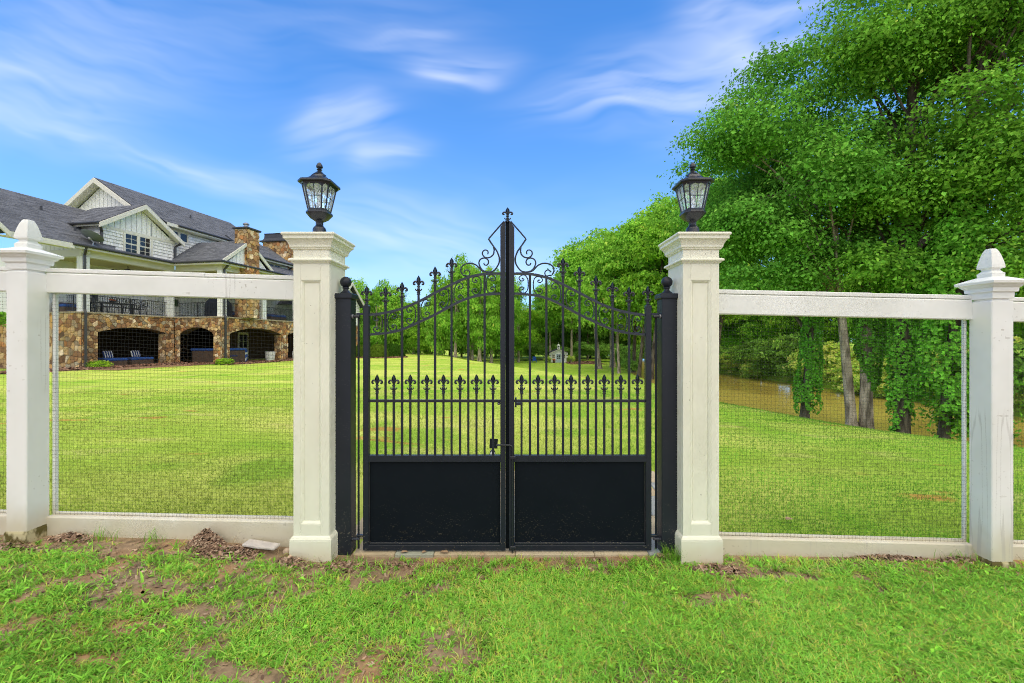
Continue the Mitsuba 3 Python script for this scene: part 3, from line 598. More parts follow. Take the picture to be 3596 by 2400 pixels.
def stones(face, region, step, seed, gap=.011, asp=.78, proud=.045):
    """irregular rubble: (polygon, mesh, colour) of every stone that the region holds"""
    rng = np.random.default_rng(seed); x0, y0, x1, y1 = region.bounds; out = []
    nx, ny = max(2, int((x1 - x0) / step)) + 4, max(2, int((y1 - y0) / (step * asp))) + 4
    pts = []
    for jj in range(ny):
        for ii in range(nx):
            pts.append((x0 + (ii - 1.5 + (jj % 2) * .5 + rng.uniform(-.42, .42)) * step, y0 + (jj - 1.5 + rng.uniform(-.42, .42)) * step * asp))
    pts = np.array(pts); pts = pts[rng.random(len(pts)) > .10]
    vor = Voronoi(pts)
    for k, ri in enumerate(vor.point_region):
        ids = vor.regions[ri]
        if -1 in ids or len(ids) < 3: continue
        g = Polygon(vor.vertices[ids]).intersection(region)
        for g in getattr(g, 'geoms', [g]):
            if g.geom_type != 'Polygon' or g.area < .003: continue
            g = g.buffer(-gap, join_style=2).simplify(.012)
            if g.geom_type != 'Polygon' or g.is_empty or g.area < .0025: continue
            c = np.array(g.exterior.coords)[:-1]
            if len(c) < 3: continue
            if Polygon(c).exterior.is_ccw is False: c = c[::-1]
            ctr = c.mean(0); pr_ = proud * rng.uniform(.45, 1.0)
            inn = ctr + (c - ctr) * (1 - min(.35, .018 / max(.03, math.sqrt(g.area) * .5)))
            n = len(c); tilt = rng.uniform(-.10, .10, 2)
            back = face.p(c[:, 0], c[:, 1], -.01 + 0 * c[:, 0]); mid = face.p(c[:, 0], c[:, 1], pr_ * .55 + 0 * c[:, 0])
            fr = face.p(inn[:, 0], inn[:, 1], pr_ + (inn - ctr) @ tilt)
            v = np.vstack([back, mid, fr, face.p(*ctr, pr_ * 1.08)[None]])
            s_ = np.arange(n); nx_ = (s_ + 1) % n; fs = []
            for a in (0, n): fs += [np.stack([s_ + a, nx_ + a, nx_ + a + n], 1), np.stack([s_ + a, nx_ + a + n, s_ + a + n], 1)]
            fs.append(np.stack([s_ + 2 * n, nx_ + 2 * n, s_ * 0 + 3 * n], 1))
            pal = np.array([(.42, .29, .15), (.30, .17, .085), (.50, .37, .20), (.215, .125, .070), (.54, .44, .30), (.40, .20, .085), (.33, .26, .175), (.145, .095, .062), (.62, .53, .40), (.47, .30, .12), (.36, .33, .25), (.28, .15, .09)])
            col = pal[rng.choice(len(pal), p=[.14, .15, .13, .12, .07, .07, .08, .07, .03, .07, .04, .03])] * np.array([1.06, 1.0, .93]) * rng.uniform(.85, 1.55)
            out.append((g, (v, np.vstack(fs)), col))
    return out
scene['stone_mat'] = bump(pr({'type': 'mesh_attribute', 'name': 'vertex_color'}, .85, .25), lambda p, n, uv: .02 * FB(p.x * 9, p.y * 9, p.z * 9, octaves=4), 4e-3)
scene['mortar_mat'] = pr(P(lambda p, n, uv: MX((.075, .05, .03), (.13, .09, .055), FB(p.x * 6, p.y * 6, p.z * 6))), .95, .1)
scene['siding_mat'] = pr(P(lambda p, n, uv: MX((.80, .81, .80), (.87, .87, .86), FB(p.x * 2, p.y * 2, p.z * 2, octaves=3))), .55, .3)
scene['shake_back'] = pr((.36, .37, .38), .8, .2)
scene['shake_mat'] = pr({'type': 'mesh_attribute', 'name': 'vertex_color'}, .6, .3)
scene['trim_mat'] = pr(P(lambda p, n, uv: MX((.66, .64, .56), (.74, .72, .64), FB(p.x * 3, p.y * 3, p.z * 3))), .5, .35)
scene['ceiling_mat'] = pr((.50, .45, .27), .7, .2)
scene['gutter_mat'] = pr((.050, .050, .055), .35, .5)
scene['shingle_mat'] = pr({'type': 'mesh_attribute', 'name': 'vertex_color'}, .9, .15)
scene['deck_mat'] = pr((.45, .40, .32), .8, .2)
scene['iron_mat'] = pr((.016, .018, .024), .4, .5)
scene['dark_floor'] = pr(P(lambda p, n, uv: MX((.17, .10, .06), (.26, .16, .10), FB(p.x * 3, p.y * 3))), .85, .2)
scene['slate_mat'] = pr((.055, .060, .075), .6, .3)

house = tag('house', 'large white shingled house with grey roofs over an arched stone basement', 'house')
def hp(nm, m, mat, smooth=False, label=None, kind=None, **kw): return part('house', nm, m, mat, smooth, label, kind, **kw)
def vc(m, col):
    v, f = (np.asarray(m[0]), np.asarray(m[1])) if isinstance(m, tuple) else (np.array(m.vertices), np.array(m.faces))
    return trimesh.Trimesh(v, f, process=False), np.tile(np.asarray(col, float), (len(v), 1))
def pieces(holder, nm, items, limit, mat, view=None):
    """the largest as parts of their own, what is past the limit as one part of them all"""
    key = lambda it: -it[0].area
    items = sorted(items, key=key); 
    for g, m, col in items[:limit]:
        mm, cc = vc(m, col); k = name(f'{holder}__{nm}'); add(k, mm, mat, False, color=cc)
    rest = items[limit:]
    if rest:
        at, vs, fs, cs = 0, [], [], []
        for g, m, col in rest:
            mm, cc = vc(m, col); vs.append(mm.vertices); fs.append(mm.faces + at); cs.append(cc); at += len(mm.vertices)
        k = name(f'{holder}__small_{nm}'); add(k, (np.vstack(vs), np.vstack(fs)), mat, False, color=np.vstack(cs)); tag(k, kind='stuff')
# --- basement walls of rubble stone
DK = 3.0
TH = .58
f1 = F1(0); r1 = R1(0); r5 = R1(5.0); f3 = F1(3.52)
walls = [
    (f1, sbox(0, -.25, 4.95, DK - .04).difference(arch(.73, 4.42, 1.95, 2.25)), 11, .235, 120),
    (r5, sbox(.02, -.25, 3.52, DK - .04).difference(arch(.40, 2.90, 1.95, 2.34)), 12, .235, 90),
    (f3, sbox(5.02, -.25, 21.0, DK - .04).difference(arch(5.56, 10.14, 1.95, 2.36)).difference(arch(10.83, 15.4, 1.95, 2.36)), 13, .25, 110),
    (r1, sbox(-8, -.25, 0, DK - .04), 14, .31, 35),
]
allst = []
for f, poly, sd, st, lim in walls:
    w = hp('stone_wall', f.slab(poly, -TH, 0), 'mortar_mat')
    pieces(w, 'stone', stones(f, poly, st, sd), lim, 'stone_mat')
# jamb stones inside the arches (the side of each pier that shows)
def jamb(o, a, n, w, h, sd):
    fc = Face(o, a, n); it = stones(fc, sbox(0, -.2, w, h), .28, sd, proud=.02)
    k = hp('jamb', fc.slab(sbox(0, -.2, w, h), -.03, -.004), 'mortar_mat'); pieces(k, 'stone', it, 20, 'stone_mat')
jamb(W(5.58, .40, 0), -Dd, Nn, .57, 1.95, 21)
jamb(W(4.42, -.58, 0), Nn, -Dd, .57, 1.95, 22)
jamb(W(10.14, 2.94, 0), Nn, -Dd, .57, 1.95, 23)
# --- undercroft: rooms behind the arches
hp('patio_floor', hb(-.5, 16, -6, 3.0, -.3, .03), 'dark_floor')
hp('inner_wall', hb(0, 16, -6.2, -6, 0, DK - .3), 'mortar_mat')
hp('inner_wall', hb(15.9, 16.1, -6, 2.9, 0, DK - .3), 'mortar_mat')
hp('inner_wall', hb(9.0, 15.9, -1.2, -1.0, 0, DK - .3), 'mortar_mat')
rr = F1(.4); bw = Face(W(0, -1.0, 0), Dd, Nn)
door = hp('basement_door', bw.bx(10.9, 11.9, .03, 2.2, 0, .06), 'trim_mat')
for a in (11.02, 11.44):
    for z in (.95, 1.5):
        part(door, 'pane', bw.bx(a, a + .34, z, z + .5, .06, .07), 'window_glass')
hp('deck_slab', hb(0, 5.0, -6, -.02, DK - .30, DK - .02), 'deck_mat')
hp('deck_slab', hb(5.0, 21, -6, 3.50, DK - .30, DK - .02), 'deck_mat')
for f, a0, a1 in ((f1, -.1, 4.98), (r5, .0, 3.6), (f3, 4.9, 21.05), (r1, -8, .06)):
    hp('coping', f.bx(a0, a1, DK - .04, DK + .03, -.2, .09), 'flag_buff')
# --- porch: columns, beams, ceiling
def column(s, t, w=.36):
    k = hp('column', hcb(s - w / 2, s + w / 2, t - w / 2, t + w / 2, DK + .03, 5.98), 'siding_mat')
for s, t in ((.2, -.2), (4.8, -.2), (5.2, 3.3), (8.55, 3.3), (12.0, 3.3), (15.4, 3.3), (18.5, 3.3)): column(s, t)
def beam(f, a0, a1, d0, d1): hp('beam', f.bx(a0, a1, 5.95, 6.33, d0, d1), 'trim_mat')
beam(f1, .0, 5.0, -.36, -.03); beam(r5, -.02, 3.5, -.36, -.03); beam(f3, 5.02, 17.0, -.36, -.03); beam(r1, -4.0, -.02, -.36, -.03)
hp('porch_ceiling', hb(.3, 5.1, -4.2, -.3, 6.02, 6.10), 'ceiling_mat')
hp('porch_ceiling', hb(5.1, 17, -2.0, 3.2, 6.02, 6.10), 'ceiling_mat')
hp('rear_wall', hb(.0, 5.2, -3.2, -3.0, DK, 6.1), 'siding_mat')
hp('rear_wall', hb(5.25, 5.45, -3.2, -2.41, DK, 6.1), 'siding_mat')
hp('rear_wall', hb(5.0, 21, -2.4, -2.2, DK, 6.1), 'siding_mat')
hp('rear_wall', hb(-.2, 0.0, -8, -4.2, DK, 6.1), 'siding_mat')
bwl = Face(W(0, -3.0, 0), Dd, Nn); bw2 = Face(W(0, -2.2, 0), Dd, Nn)
for a, fc in ((1.9, bwl), (6.2, bw2), (12.5, bw2)):
    dr_ = hp('porch_door', fc.bx(a, a + 1.0, DK + .02, DK + 2.15, 0, .06), 'trim_mat')
    for da in (.12, .53):
        for dz in (.9, 1.5):
            part(dr_, 'pane', fc.bx(a + da, a + da + .35, DK + dz, DK + dz + .5, .06, .07), 'window_glass')
# --- railings
def railing(f, spans, d):
    for a0, a1 in spans:
        k = hp('railing', cat([f.bx(a0, a1, DK + .92, DK + .955, d - .02, d + .02), f.bx(a0, a1, DK + .10, DK + .13, d - .015, d + .015)]), 'iron_mat')
        n = int((a1 - a0) / .115); bal = None
        for i in range(1, n):
            a = a0 + (a1 - a0) * i / n; big = i == n // 2
            w = .022 if big else .0095
            part(k, 'baluster', f.bx(a - w, a + w, DK + (.0 if big else .13), DK + .92, d - w, d + w), 'iron_mat')
railing(f1, [(.38, 4.62)], -.2); railing(r5, [(.0, 3.12)], -.2); railing(f3, [(5.38, 8.37), (8.73, 11.82), (12.18, 15.2)], -.2); railing(r1, [(-1.35, -.38)], -.2)
# --- roofs: planes laid in courses of shingles
def roof(corners, seed, course=.15, tab=.34, th=.05, edge=True):
    """corners: eave a, eave b, ridge b, ridge a (house coordinates s, t, z)"""
    rng = np.random.default_rng(seed)
    A, B, C, Dc = [W(*c) for c in corners]
    nrm = np.cross(B - A, Dc - A); nrm /= np.linalg.norm(nrm)
    flip = nrm[2] < 0
    if flip: nrm = -nrm
    lowm = nrm * -th
    k = hp('roof', prism([*(np.array([A, B, C, Dc]) + lowm), A, B, C, Dc]), 'slate_mat')
    L = np.linalg.norm((Dc + C) / 2 - (A + B) / 2); n = int(L / course); vs, fs, cs, at = [], [], [], 0
    for i in range(n):
        u0, u1 = i / n, (i + 1.25) / n
        a0, b0 = A + (Dc - A) * u0, B + (C - B) * u0
        a1, b1 = A + (Dc - A) * min(u1, 1), B + (C - B) * min(u1, 1)
        wlen = np.linalg.norm(b0 - a0)
        if wlen < .1: continue
        xs = [0.0]; x = -tab * rng.random()
        while x < wlen:
            x += tab * rng.uniform(.6, 1.4)
            if 0 < x < wlen: xs.append(x)
        xs.append(wlen); xs = np.array(xs) / wlen
        for q0, q1 in zip(xs[:-1], xs[1:]):
            h = rng.uniform(.012, .026); c = rng.uniform(.110, .165)
            col = np.array([c * .92, c * .97, c * 1.14])
            p = [a0 + (b0 - a0) * q0, a0 + (b0 - a0) * q1, a1 + (b1 - a1) * q1, a1 + (b1 - a1) * q0]
            v = [p[0] + nrm * .001, p[1] + nrm * .001, p[0] + nrm * h, p[1] + nrm * h, p[2] + nrm * .006, p[3] + nrm * .006]
            vs += v; cs += [col] * 6; fs += [[at, at + 1, at + 3], [at, at + 3, at + 2], [at + 2, at + 3, at + 4], [at + 2, at + 4, at + 5]]; at += 6
    kk = name(k + '__shingles'); add(kk, (np.array(vs), np.array(fs)[:, ::-1] if flip else np.array(fs)), 'shingle_mat', False, color=np.array(cs)); tag(kk, kind='stuff')
def fascia(p, q, h=.22, w=.045, off=(0, 0, 0), mat='trim_mat', nm='fascia'):
    a, b = W(*p) + np.array(off), W(*q) + np.array(off); d = b - a; d /= np.linalg.norm(d)
    o = np.cross(d, [0, 0, 1]); o /= np.linalg.norm(o); up = np.array([0, 0, h])
    hp(nm, prism([a - o * w - up, b - o * w - up, b + o * w - up, a + o * w - up, a - o * w, b - o * w, b + o * w, a + o * w]), mat)
def soffit(pts, th=.03):
    P4 = [W(*p) for p in pts]; dz = np.array([0, 0, th])
    hp('soffit', prism([*(np.array(P4)), *(np.array(P4) + dz)]), 'trim_mat')
def gutter(p, q):
    a, b = W(*p), W(*q); hp('gutter', tube([a, b], .075, 8, flat=1.0), 'gutter_mat', 40)
def spout(pts): hp('downspout', sqbar([W(*p) for p in pts], .10, up=(.5, .85, .1)), 'gutter_mat')
EV = 6.46
# left wing roof (ridge along s), its fascia and the cross gable at the frame's edge
roof([(-8, .42, 6.46), (-.65, .42, 6.46), (3.3, -3.8, 9.40), (-8, -3.8, 9.40)], 31)
roof([(-.65, .42, 6.46), (1.2, .42, 6.46), (3.3, -1.9, 8.1), (3.3, -3.8, 9.38)], 32)
fascia((-3.1, .44, 6.44), (-.62, .44, 6.44), .26)
soffit([(-8, .0, 6.20), (-.6, 0, 6.20), (-.6, .42, 6.20), (-8, .42, 6.20)])
# battens on the end wall of the porch
fe = R1(0.0)
def batten_wall(f, poly, d, pitch=.30, mat='siding_mat', nm='board_wall'):
    k = hp(nm, f.slab(poly, d - .12, d - .035), 'shake_back'); x0, y0, x1, y1 = poly.bounds
    for a in np.arange(x0, x1, pitch):
        g = poly.intersection(sbox(a + .02, y0 - 1, a + pitch - .02, y1 + 1))
        for gg in getattr(g, 'geoms', [g]):
            if gg.is_empty or gg.area < .004: continue
            part(k, 'board', f.slab(gg, d - .034, d), mat)
batten_wall(fe, Polygon([(-4.0, 6.34), (-.04, 6.34), (-.04, 6.42), (-3.8, 9.2), (-4.0, 9.2)]), -.06)
# cross gable on the far left, its right slope ends over the porch
lw = F1(.15)
batten_wall(lw, Polygon([(-8, 5.6), (-3.25, 5.6), (-3.25, 6.2), (-4.9, 8.0), (-8, 8.0)]), 0)
hp('side_wall', lw.bx(-8, -3.25, 2.6, 5.58, -.3, -.01), 'siding_mat')
roof([(-3.05, .5, 6.36), (-3.05, -3.0, 6.36), (-5.6, -3.0, 9.0), (-5.6, .5, 9.0)], 33)
fascia((-3.05, .54, 6.40), (-5.6, .54, 9.04), .24)
# main block: ridge along s, gable toward the camera
ZR, TR, ZE = 11.50, -3.55, 8.90
TM, ZM = -.72, ZE + (ZR - ZE) * (.32 + .72) / (.32 - TR)
roof([(3.0, TM, ZM), (12.75, TM, ZM), (12.75, TR, ZR), (3.0, TR, ZR)], 34)
roof([(4.15, .32, ZE), (12.75, .32, ZE), (12.75, TM, ZM), (4.15, TM, ZM)], 37)
roof([(3.0, 2 * TR - .32, ZE), (12.75, 2 * TR - .32, ZE), (12.75, TR, ZR), (3.0, TR, ZR)], 35)
fascia((2.98, TM, ZM - .03), (2.98, TR, ZR - .03), .30); fascia((2.98, 2 * TR - .34, ZE - .03), (2.98, TR, ZR - .03), .30)
P4 = lambda s0, s1: [(s0, .30, ZE - .20), (s1, .30, ZE - .20), (s1, TR, ZR - .22), (s0, TR, ZR - .22)]
soffit([(3.02, TM, ZM - .2), (3.5, TM, ZM - .2), (3.5, TR, ZR - .22), (3.02, TR, ZR - .22)]); soffit([(s, 2 * TR - t, z) for s, t, z in P4(3.02, 3.5)])
r34 = R1(3.45)
batten_wall(r34, Polygon([(.0, 6.5), (.0, ZE - .25), (TR, ZR - .3), (2 * TR, ZE - .25), (2 * TR, 6.5)]), 0)
# shakes: rows of white split shingles, each a piece
def shakes(f, poly, d, seed, holder, limit, row=.19):
    rng = np.random.default_rng(seed); x0, y0, x1, y1 = poly.bounds; out = []
    z = y0
    while z < y1:
        x = x0 - .3 * rng.random()
        while x < x1:
            w = rng.uniform(.14, .34); g = sbox(x + .009, z + rng.uniform(.012, .026), x + w - .009, z + row).intersection(poly)
            x += w
            for gg in getattr(g, 'geoms', [g]):
                if gg.geom_type != 'Polygon' or gg.area < .004: continue
                a0, b0, a1, b1 = gg.bounds; h = rng.uniform(.035, .05)
                c = np.array(gg.exterior.coords)[:-1]
                if len(c) != 4 or gg.area < .8 * (a1 - a0) * (b1 - b0):
                    m = f.slab(gg, d, d + .018)
                else:
                    m = prism([f.p(a0, b0, d - .005), f.p(a1, b0, d - .005), f.p(a1, b0, d + h), f.p(a0, b0, d + h), f.p(a0, b1, d - .005), f.p(a1, b1, d - .005), f.p(a1, b1, d + .006), f.p(a0, b1, d + .006)])
                cc = rng.uniform(.72, .88)
                out.append((gg, m, (cc, cc * 1.0, cc * .985)))
        z += row
    pieces(holder, 'shake', out, limit, 'shake_mat')
fm = F1(-.15)
def window(f, a0, a1, z0, z1, d, n=2, lites=(2, 2), sash=True, nm='window'):
    k = hp(nm, cat([f.bx(a0 - .09, a1 + .09, z1, z1 + .11, d, d + .06), f.bx(a0 - .09, a1 + .09, z0 - .08, z0, d, d + .07), f.bx(a0 - .09, a0, z0, z1, d, d + .06), f.bx(a1, a1 + .09, z0, z1, d, d + .06)]), 'trim_mat')
    w = (a1 - a0) / n
    for i in range(n):
        b0, b1 = a0 + i * w, a0 + (i + 1) * w
        if i: part(k, 'mullion', f.bx(b0 - .05, b0 + .05, z0, z1, d, d + .055), 'trim_mat')
        q0, q1 = b0 + (.05 if i else 0), b1 - (.05 if i < n - 1 else 0)
        halves = [(z0, (z0 + z1) / 2), ((z0 + z1) / 2, z1)] if sash else [(z0, z1)]
        for hi, (y0, y1) in enumerate(halves):
            dd = d + .012 * hi
            part(k, 'pane', f.bx(q0 + .03, q1 - .03, y0 + .03, y1 - .03, dd, dd + .012), 'window_glass')
            fr = [f.bx(q0, q1, y0, y0 + .035, dd, dd + .035), f.bx(q0, q1, y1 - .035, y1, dd, dd + .035), f.bx(q0, q0 + .035, y0 + .035, y1 - .035, dd, dd + .034), f.bx(q1 - .035, q1, y0 + .035, y1 - .035, dd, dd + .034)]
            for c in range(1, lites[0]): x = q0 + (q1 - q0) * c / lites[0]; fr.append(f.bx(x - .011, x + .011, y0 + .035, y1 - .035, dd + .013, dd + .026))
            for c in range(1, lites[1]): x = y0 + (y1 - y0) * c / lites[1]; fr.append(f.bx(q0 + .035, q1 - .035, x - .011, x + .011, dd + .013, dd + .025))
            part(k, 'sash', cat(fr), 'trim_mat')
mw = hp('upper_wall', fm.bx(4.86, 12.6, 6.4, ZE, -.2, 0), 'shake_back')
shakes(fm, sbox(4.9, 6.42, 12.6, ZE - .25).difference(sbox(4.68, 7.92, 6.06, 8.72)), .004, 41, mw, 160)
window(fm, 4.80, 5.95, 8.02, 8.60, .006, 2, (1, 1), sash=False)
gutter((4.9, .40, ZE - .03), (12.75, .40, ZE - .03)); fascia((4.2, .34, ZE + .02), (12.75, .34, ZE + .02), .2, .02)
soffit([(4.3, -.14, ZE - .2), (12.7, -.14, ZE - .2), (12.7, .33, ZE - .2), (4.3, .33, ZE - .2)])
# dormer: cross gable over the porch, front to the lawn
DF = F1(-.05); DS0, DS1, DC, DZ, DP = .92, 4.88, 2.90, 7.84, 9.58
dw = hp('dormer_wall', DF.slab(Polygon([(DS0, 6.4), (DS1, 6.4), (DS1, DZ), (DC, DP - .22), (DS0, DZ)]), -.2, -.02), 'shake_back')
win = sbox(1.98, 6.46, 3.62, 7.80)
shakes(DF, sbox(DS0, 6.42, DS1, 7.72).difference(win), .004, 42, dw, 130)
gp = Polygon([(DS0 + .05, 7.88), (DS1 - .05, 7.88), (DC, DP - .26)])
hp('band_board', DF.bx(DS0 - .02, DS1 + .02, 7.72, 7.88, .002, .05), 'trim_mat')
batten_wall(DF, gp, .02, .29)
window(DF, 2.08, 3.52, 6.54, 7.70, .006, 2, (2, 2))
side = R1(DS0); dsw = hp('dormer_side', side.bx(-2.6, -.06, 6.4, DZ, -.2, 0), 'shake_back')
shakes(side, sbox(-2.6, 6.42, -.06, DZ - .05), .004, 43, dsw, 60)
for sa, sb in ((.52, DC), (5.28, DC)):
    roof([(sa, .38, DZ + .04), (sa, -3.4, DZ + .04), (sb, -3.4, DP), (sb, .38, DP)], 36 + int(sa))
    fascia((sa, .40, DZ + .02), (sb, .40, DP - .02), .26)
    soffit([(sa, -.04, DZ - .12), (sb, -.04, DP - .25), (sb, .37, DP - .25), (sa, .37, DZ - .12)])
gutter((.46, .38, DZ), (.46, -2.6, DZ)); fascia((.56, .36, DZ + .02), (.56, -2.6, DZ + .02), .16, .02)
# porch eaves
fascia((-.65, .42, EV), (5.0, .42, EV), .2, .02); gutter((-.70, .50, EV - .04), (4.62, .50, EV - .04))
soffit([(-.3, -.03, 6.30), (4.98, -.03, 6.30), (4.98, .42, 6.30), (-.3, .42, 6.30)])
roof([(.0, .42, EV), (5.0, .42, EV), (5.0, -.2, EV + .25), (.0, -.2, EV + .25)], 39)
# wing porch: gable to the lawn, chimney on its front
WS0, WS1, WC, WP, WT = 4.55, 8.85, 6.70, 8.20, 3.95
roof([(WS0, -.2, EV), (WS0, WT, EV), (WC, WT, WP), (WC, -.2, WP)], 51)
roof([(WS1, -.2, EV), (WS1, WT, EV), (WC, WT, WP), (WC, -.2, WP)], 52)
fascia((WS0, WT + .02, EV + .02), (WC, WT + .02, WP), .24); fascia((WS1, WT + .02, EV + .02), (WC, WT + .02, WP), .24)
gutter((WS0 - .06, .45, EV - .04), (WS0 - .06, WT + .12, EV - .04)); fascia((WS0, .3, EV), (WS0, WT, EV), .2, .02)
soffit([(WS0 + .02, .4, 6.30), (5.0, .4, 6.30), (5.0, WT, 6.30), (WS0 + .02, WT, 6.30)])
batten_wall(F1(3.86), Polygon([(WS0 + .35, 6.34), (WS1 - .35, 6.34), (WC, WP - .3)]), 0, .28)
gutter((WS0 - .1, WT + .08, EV - .04), (17.2, WT + .08, EV - .04)); fascia((WS0, WT - .01, EV), (17.2, WT - .01, EV), .2, .02)
soffit([(WS0, 3.45, 6.30), (17.2, 3.45, 6.30), (17.2, WT, 6.30), (WS0, WT, 6.30)])
roof([(WS1 - .1, WT, EV), (17.2, WT, EV), (17.2, 1.6, EV + 1.0), (WS1 - .1, 1.6, EV + 1.0)], 53)
# upper wing beyond the chimney
uw = F1(1.6); k = hp('upper_wall', uw.bx(9.3, 13.2, 6.9, 7.8, -.2, 0), 'shake_back')
shakes(uw, sbox(9.3, 7.0, 13.2, 7.65), .004, 44, k, 40)
roof([(9.0, 2.05, 7.82), (13.5, 2.05, 7.82), (13.5, -.2, 9.35), (9.0, -.2, 9.35)], 54)
roof([(9.0, -2.4, 7.82), (13.5, -2.4, 7.82), (13.5, -.2, 9.35), (9.0, -.2, 9.35)], 55)
gutter((9.0, 2.12, 7.79), (13.5, 2.12, 7.79)); fascia((9.0, 2.04, 7.82), (13.5, 2.04, 7.82), .2, .02)
window(uw, 10.9, 12.35, 7.12, 7.58, .03, 2, (2, 2), sash=False)
# end gable seen between gate post and leaf
eg = F1(3.52); k = hp('gable_wall', eg.slab(Polygon([(16.9, DK), (21, DK), (21, 5.0), (18.95, 6.95), (16.9, 5.0)]), -.3, -.01), 'siding_mat')
shakes(eg, Polygon([(16.9, DK + .05), (21, DK + .05), (21, 4.9), (18.95, 6.8), (16.9, 4.9)]), 0, 45, k, 40, .24)
roof([(21.35, 4.0, 4.9), (21.35, -3, 4.9), (18.95, -3, 7.1), (18.95, 4.0, 7.1)], 56); roof([(16.55, 4.0, 4.9), (16.55, -3, 4.9), (18.95, -3, 7.1), (18.95, 4.0, 7.1)], 57)
fascia((21.4, 4.02, 4.9), (18.95, 4.02, 7.12), .26); fascia((16.5, 4.02, 4.9), (18.95, 4.02, 7.12), .26)
# downspouts
spout([(-.1, .46, EV - .05), (-.1, .40, EV - .2), (.06, .10, 6.0), (.06, .10, DK + .15)]); spout([(.06, .10, DK + .15), (.06, .17, DK - .05), (.06, .17, .1)])
spout([(5.1, WT + .02, EV - .05), (5.1, WT - .1, EV - .2), (5.1, 3.60, 6.0), (5.1, 3.60, DK + .15)]); spout([(5.1, 3.60, DK + .15), (5.1, 3.68, DK - .05), (5.1, 3.68, .1)])
spout([(.55, .36, DZ - .05), (.70, .25, DZ - .25), (.86, .06, DZ - .4), (.86, .06, 6.55)])
spout([(5.15, .40, DZ), (5.1, .2, DZ - .15), (5.0, .02, DZ - .3), (5.0, .02, 6.6)])
spout([(13.4, 2.1, 7.7), (13.3, 1.7, 7.5), (13.3, 1.7, 6.8)])
# chimneys
def chimney(s0, s1, t0, t1, z0, z1, sd, lim, cap):
    k = hp('chimney', hb(s0, s1, t0, t1, z0, z1), 'mortar_mat')
    it = stones(Face(W(0, t1, 0), Dd, Nn), sbox(s0, z0, s1, z1), .30, sd, proud=.04) + stones(Face(W(s0, 0, 0), Nn, -Dd), sbox(t0, z0, t1, z1), .30, sd + 1, proud=.04)
    pieces(k, 'stone', it, lim, 'stone_mat')
    cap(k)
def cap1(k):
    part(k, 'cap_slab', hcb(6.28, 7.55, 2.98, 4.14, 8.92, 9.04, .03), 'slate_mat')
    part(k, 'flue', lathe([(.15, 9.03), (.15, 9.16), (.14, 9.18), (.14, 9.30), (.19, 9.32), (.20, 9.36), (.12, 9.45), (.02, 9.48)], *W(6.9, 3.5, 0)[:2], 16), 'steel_grey', 40)
chimney(6.40, 7.45, 3.10, 4.02, DK + .02, 8.92, 61, 60, cap1)
def cap2(k):
    m = rings([np.array([W(13.0 + a, -.95 + a, z), W(14.45 - a, -.95 + a, z), W(14.45 - a, 1.85 - a, z), W(13.0 + a, 1.85 - a, z)]) for a, z in ((0, 9.82), (0, 9.92), (.18, 10.0), (.26, 10.15), (.28, 10.45), (.24, 10.55), (.5, 10.60))])
    part(k, 'hood', m, 'slate_mat')
chimney(13.2, 14.25, -.75, 1.65, 5.5, 9.84, 63, 40, cap2)
# plumbing vents on the roofs
for s, t in ((-.2, -2.4), (.3, -.9), (7.5, -1.6)):
    z = (6.46 + .69 * (.42 - t)) if s < 1 else (ZE + .67 * (.32 - t))
    hp('vent_pipe', hw(lathe([(.05, z - .1), (.05, z + .25)], s, -t, 8)), 'slate_mat')

# ------------------------------------------------------------------ things on and about the house
def flood(s, t, z):
    r = thing('floodlight', 'pair of white floodlights under the porch eave by the near corner column' if s < 1 else 'pair of white floodlights under the porch eave by the wing corner column', 'floodlight', 'floodlights under the porch eaves')
    part(r, 'base', hcb(s - .05, s + .05, t - .05, t + .02, z - .05, z + .05), 'trim_mat')
    for d in (-.12, .12): part(r, 'lamp', hw(ball([s + d, -t - .08, z - .04], .085, 8)), 'lens_white', True)
flood(.1, .02, 6.22); flood(5.3, 3.58, 6.22)
def dish():
    r = thing('satellite_dish', 'grey satellite dish standing on the porch roof below the dormer', 'satellite dish')
    c = W(.18, .3, 6.93); nrm = np.array([.15, .50, .85]); nrm /= np.linalg.norm(nrm)
    a = np.cross(nrm, [0, 0, 1]); a /= np.linalg.norm(a); b = np.cross(nrm, a); th = np.arange(28) * 2 * np.pi / 28
    def ring(q, d): return c + nrm * d + q * (np.cos(th)[:, None] * a * .56 + np.sin(th)[:, None] * b * .46)
    part(r, 'reflector', rings([ring(q, .16 * q * q) for q in (.02, .3, .6, .85, 1)] + [ring(1.02, .16), ring(1.0, .145)] + [ring(q, .16 * q * q - .018) for q in (.85, .6, .3, .02)]), 'dish_mat', 40)
    part(r, 'mast', tube([W(.22, .36, 6.46), W(.24, .42, 6.70), c - nrm * .03], .03, 8), 'steel_grey', 40)
    part(r, 'bracket', ball(c - nrm * .05, .09, 8), 'steel_grey', True)
    part(r, 'foot', hcb(.10, .36, .25, .45, 6.46, 6.54), 'steel_grey')
scene['dish_mat'] = pr((.15, .18, .18), .4, .4)
dish()
